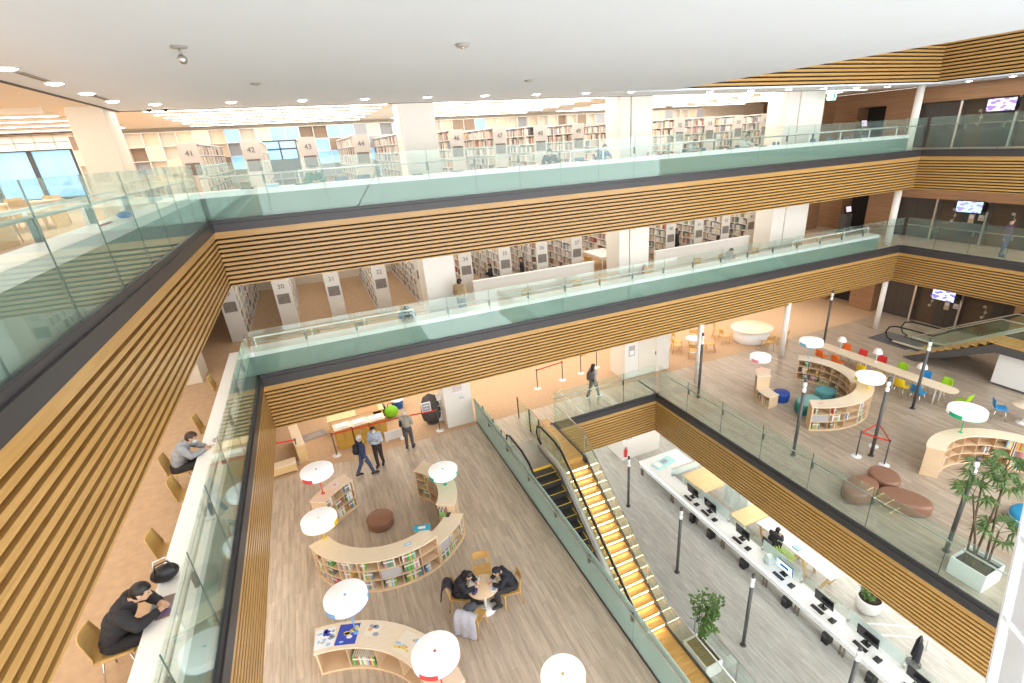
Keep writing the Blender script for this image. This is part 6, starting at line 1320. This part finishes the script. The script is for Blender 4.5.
person('person in a dark navy sweater leaning on the top-floor counter below bookcase 48', (8.15, 17.05, L4), R(150), pose_sit(.8, .74, .44, .14, .02), cloth('deep_navy', (.02, .03, .05)), char, voxel=.014, look=(0, -.35))
person('person in a mid blue shirt at the top-floor counter beside the broad column', (10.2, 17.05, L4), R(180), pose_sit(.5, .74, .38, .1), cloth('shirt_blue', (.10, .25, .45)), char, voxel=.014)
person('person with only dark hair showing over the lamp bar right of the broad column', (14.2, 17.05, L4), R(180), pose_sit(.7, .74, .42, .1, .05), cloth('white_tee', (.6, .6, .58)), char, voxel=.015)
person('person in a white shirt at the top-floor counter below bookcase 52', (16.9, 17.05, L4), R(180), pose_sit(.5, .74, .38, .1), cloth('white_shirt', (.68, .68, .68)), char, voxel=.014)
# clerk on the lower floor
person('person in black seated at the white bench behind the service desk', (13.22, 10.0, 0), R(-90), pose_sit(.6, .75, .40, .1, .02), blk, char, voxel=.013, bulk=1.05)
t = thing('office_stool', 'grey office stool under the clerk behind the service desk', 'chair', (13.20, 9.98, 0), R(-90)); b = MB(); b.box(-.22, .22, -.22, .2, .41, .46); b.build('seat', M_polegrey, t, bevel=.02); b = MB(); b.cyl((0, 0, .05), (0, 0, .41), .03, n=10); b.build('column', M_steel, t); b = MB(); b.box(-.2, .2, -.27, -.23, .6, .9); b.box(-.02, .02, -.27, -.2, .42, .6); b.build('backrest', M_polegrey, t)
for k in range(5): a = 2 * PI * k / 5; b = MB(); b.bar((0, 0, .06), (.27 * math.cos(a), .27 * math.sin(a), .03), .04, .03); b.build('foot', M_polegrey, t)
# ------------------------------------------------------------------ light
W_ = bpy.data.worlds.new('world'); bpy.context.scene.world = W_; W_.use_nodes = True
W_.node_tree.nodes['Background'].inputs[0].default_value = (.97, .985, 1.0, 1); W_.node_tree.nodes['Background'].inputs[1].default_value = 2.5
def area(name, x0, x1, y0, y1, z, watts, col=(1, .93, .82)):
    l = bpy.data.lights.new(name, 'AREA'); l.shape = 'RECTANGLE'; l.size = abs(x1 - x0); l.size_y = abs(y1 - y0); l.energy = watts; l.color = col
    o = bpy.data.objects.new(name, l); C.objects.link(o); o.location = ((x0 + x1) / 2, (y0 + y1) / 2, z); return o
def lum(x0, x1, y0, y1, le): return PI * abs(x1 - x0) * abs(y1 - y0) * le
def ceil_fill(name, x0, x1, y0, y1, z, le, col=(1, .93, .82)): area(name, x0, x1, y0, y1, z, lum(x0, x1, y0, y1, le), col)
# fill lights added under the ceilings to brighten each storey; most sit out of view
ceil_fill('gallery_fill', -2, 27, 17.8, 27.5, 11.8, .8)
ceil_fill('gallery_fill', -9, -2.9, -2, 16, 11.8, .85)
ceil_fill('reading_fill', -2, 27, 17.8, 27.5, 7.25, .95)
ceil_fill('reading_fill', -9, -2.9, 0, 16, 7.25, .9)
ceil_fill('desk_fill', 12.6, 28, 0, 15.6, 2.7, .9, (1, .97, .93))
ceil_fill('desk_fill', -6, 27, 16.4, 27, 2.7, .5, (1, .95, .88))
ceil_fill('top_fill', -2, 24, 18.2, 27.5, 16.23, 1.1, (1, .95, .88))
ceil_fill('top_fill', -13.5, -2.6, 17, 27.6, 16.17, 1.1, (1, .95, .88))
ceil_fill('top_fill', -13.5, -4.5, -2, 16, 16.17, 1.0, (1, .95, .88))
for z in (7.25, 11.8, 16.15): ceil_fill('lobby_fill', 27.5, 29.0, 2, 17, z, .8, (1, .90, .76))
vs = bpy.context.scene.view_settings
vs.view_transform = 'Standard'; vs.look = 'None'; vs.gamma = 1; vs.use_curve_mapping = False; vs.exposure = 0.86
cy = bpy.context.scene.cycles
cy.max_bounces = 10; cy.transparent_max_bounces = 24; cy.diffuse_bounces = 4; cy.glossy_bounces = 4; cy.caustics_reflective = False; cy.caustics_refractive = False
cy.sample_clamp_indirect = 6
cy.use_denoising = True
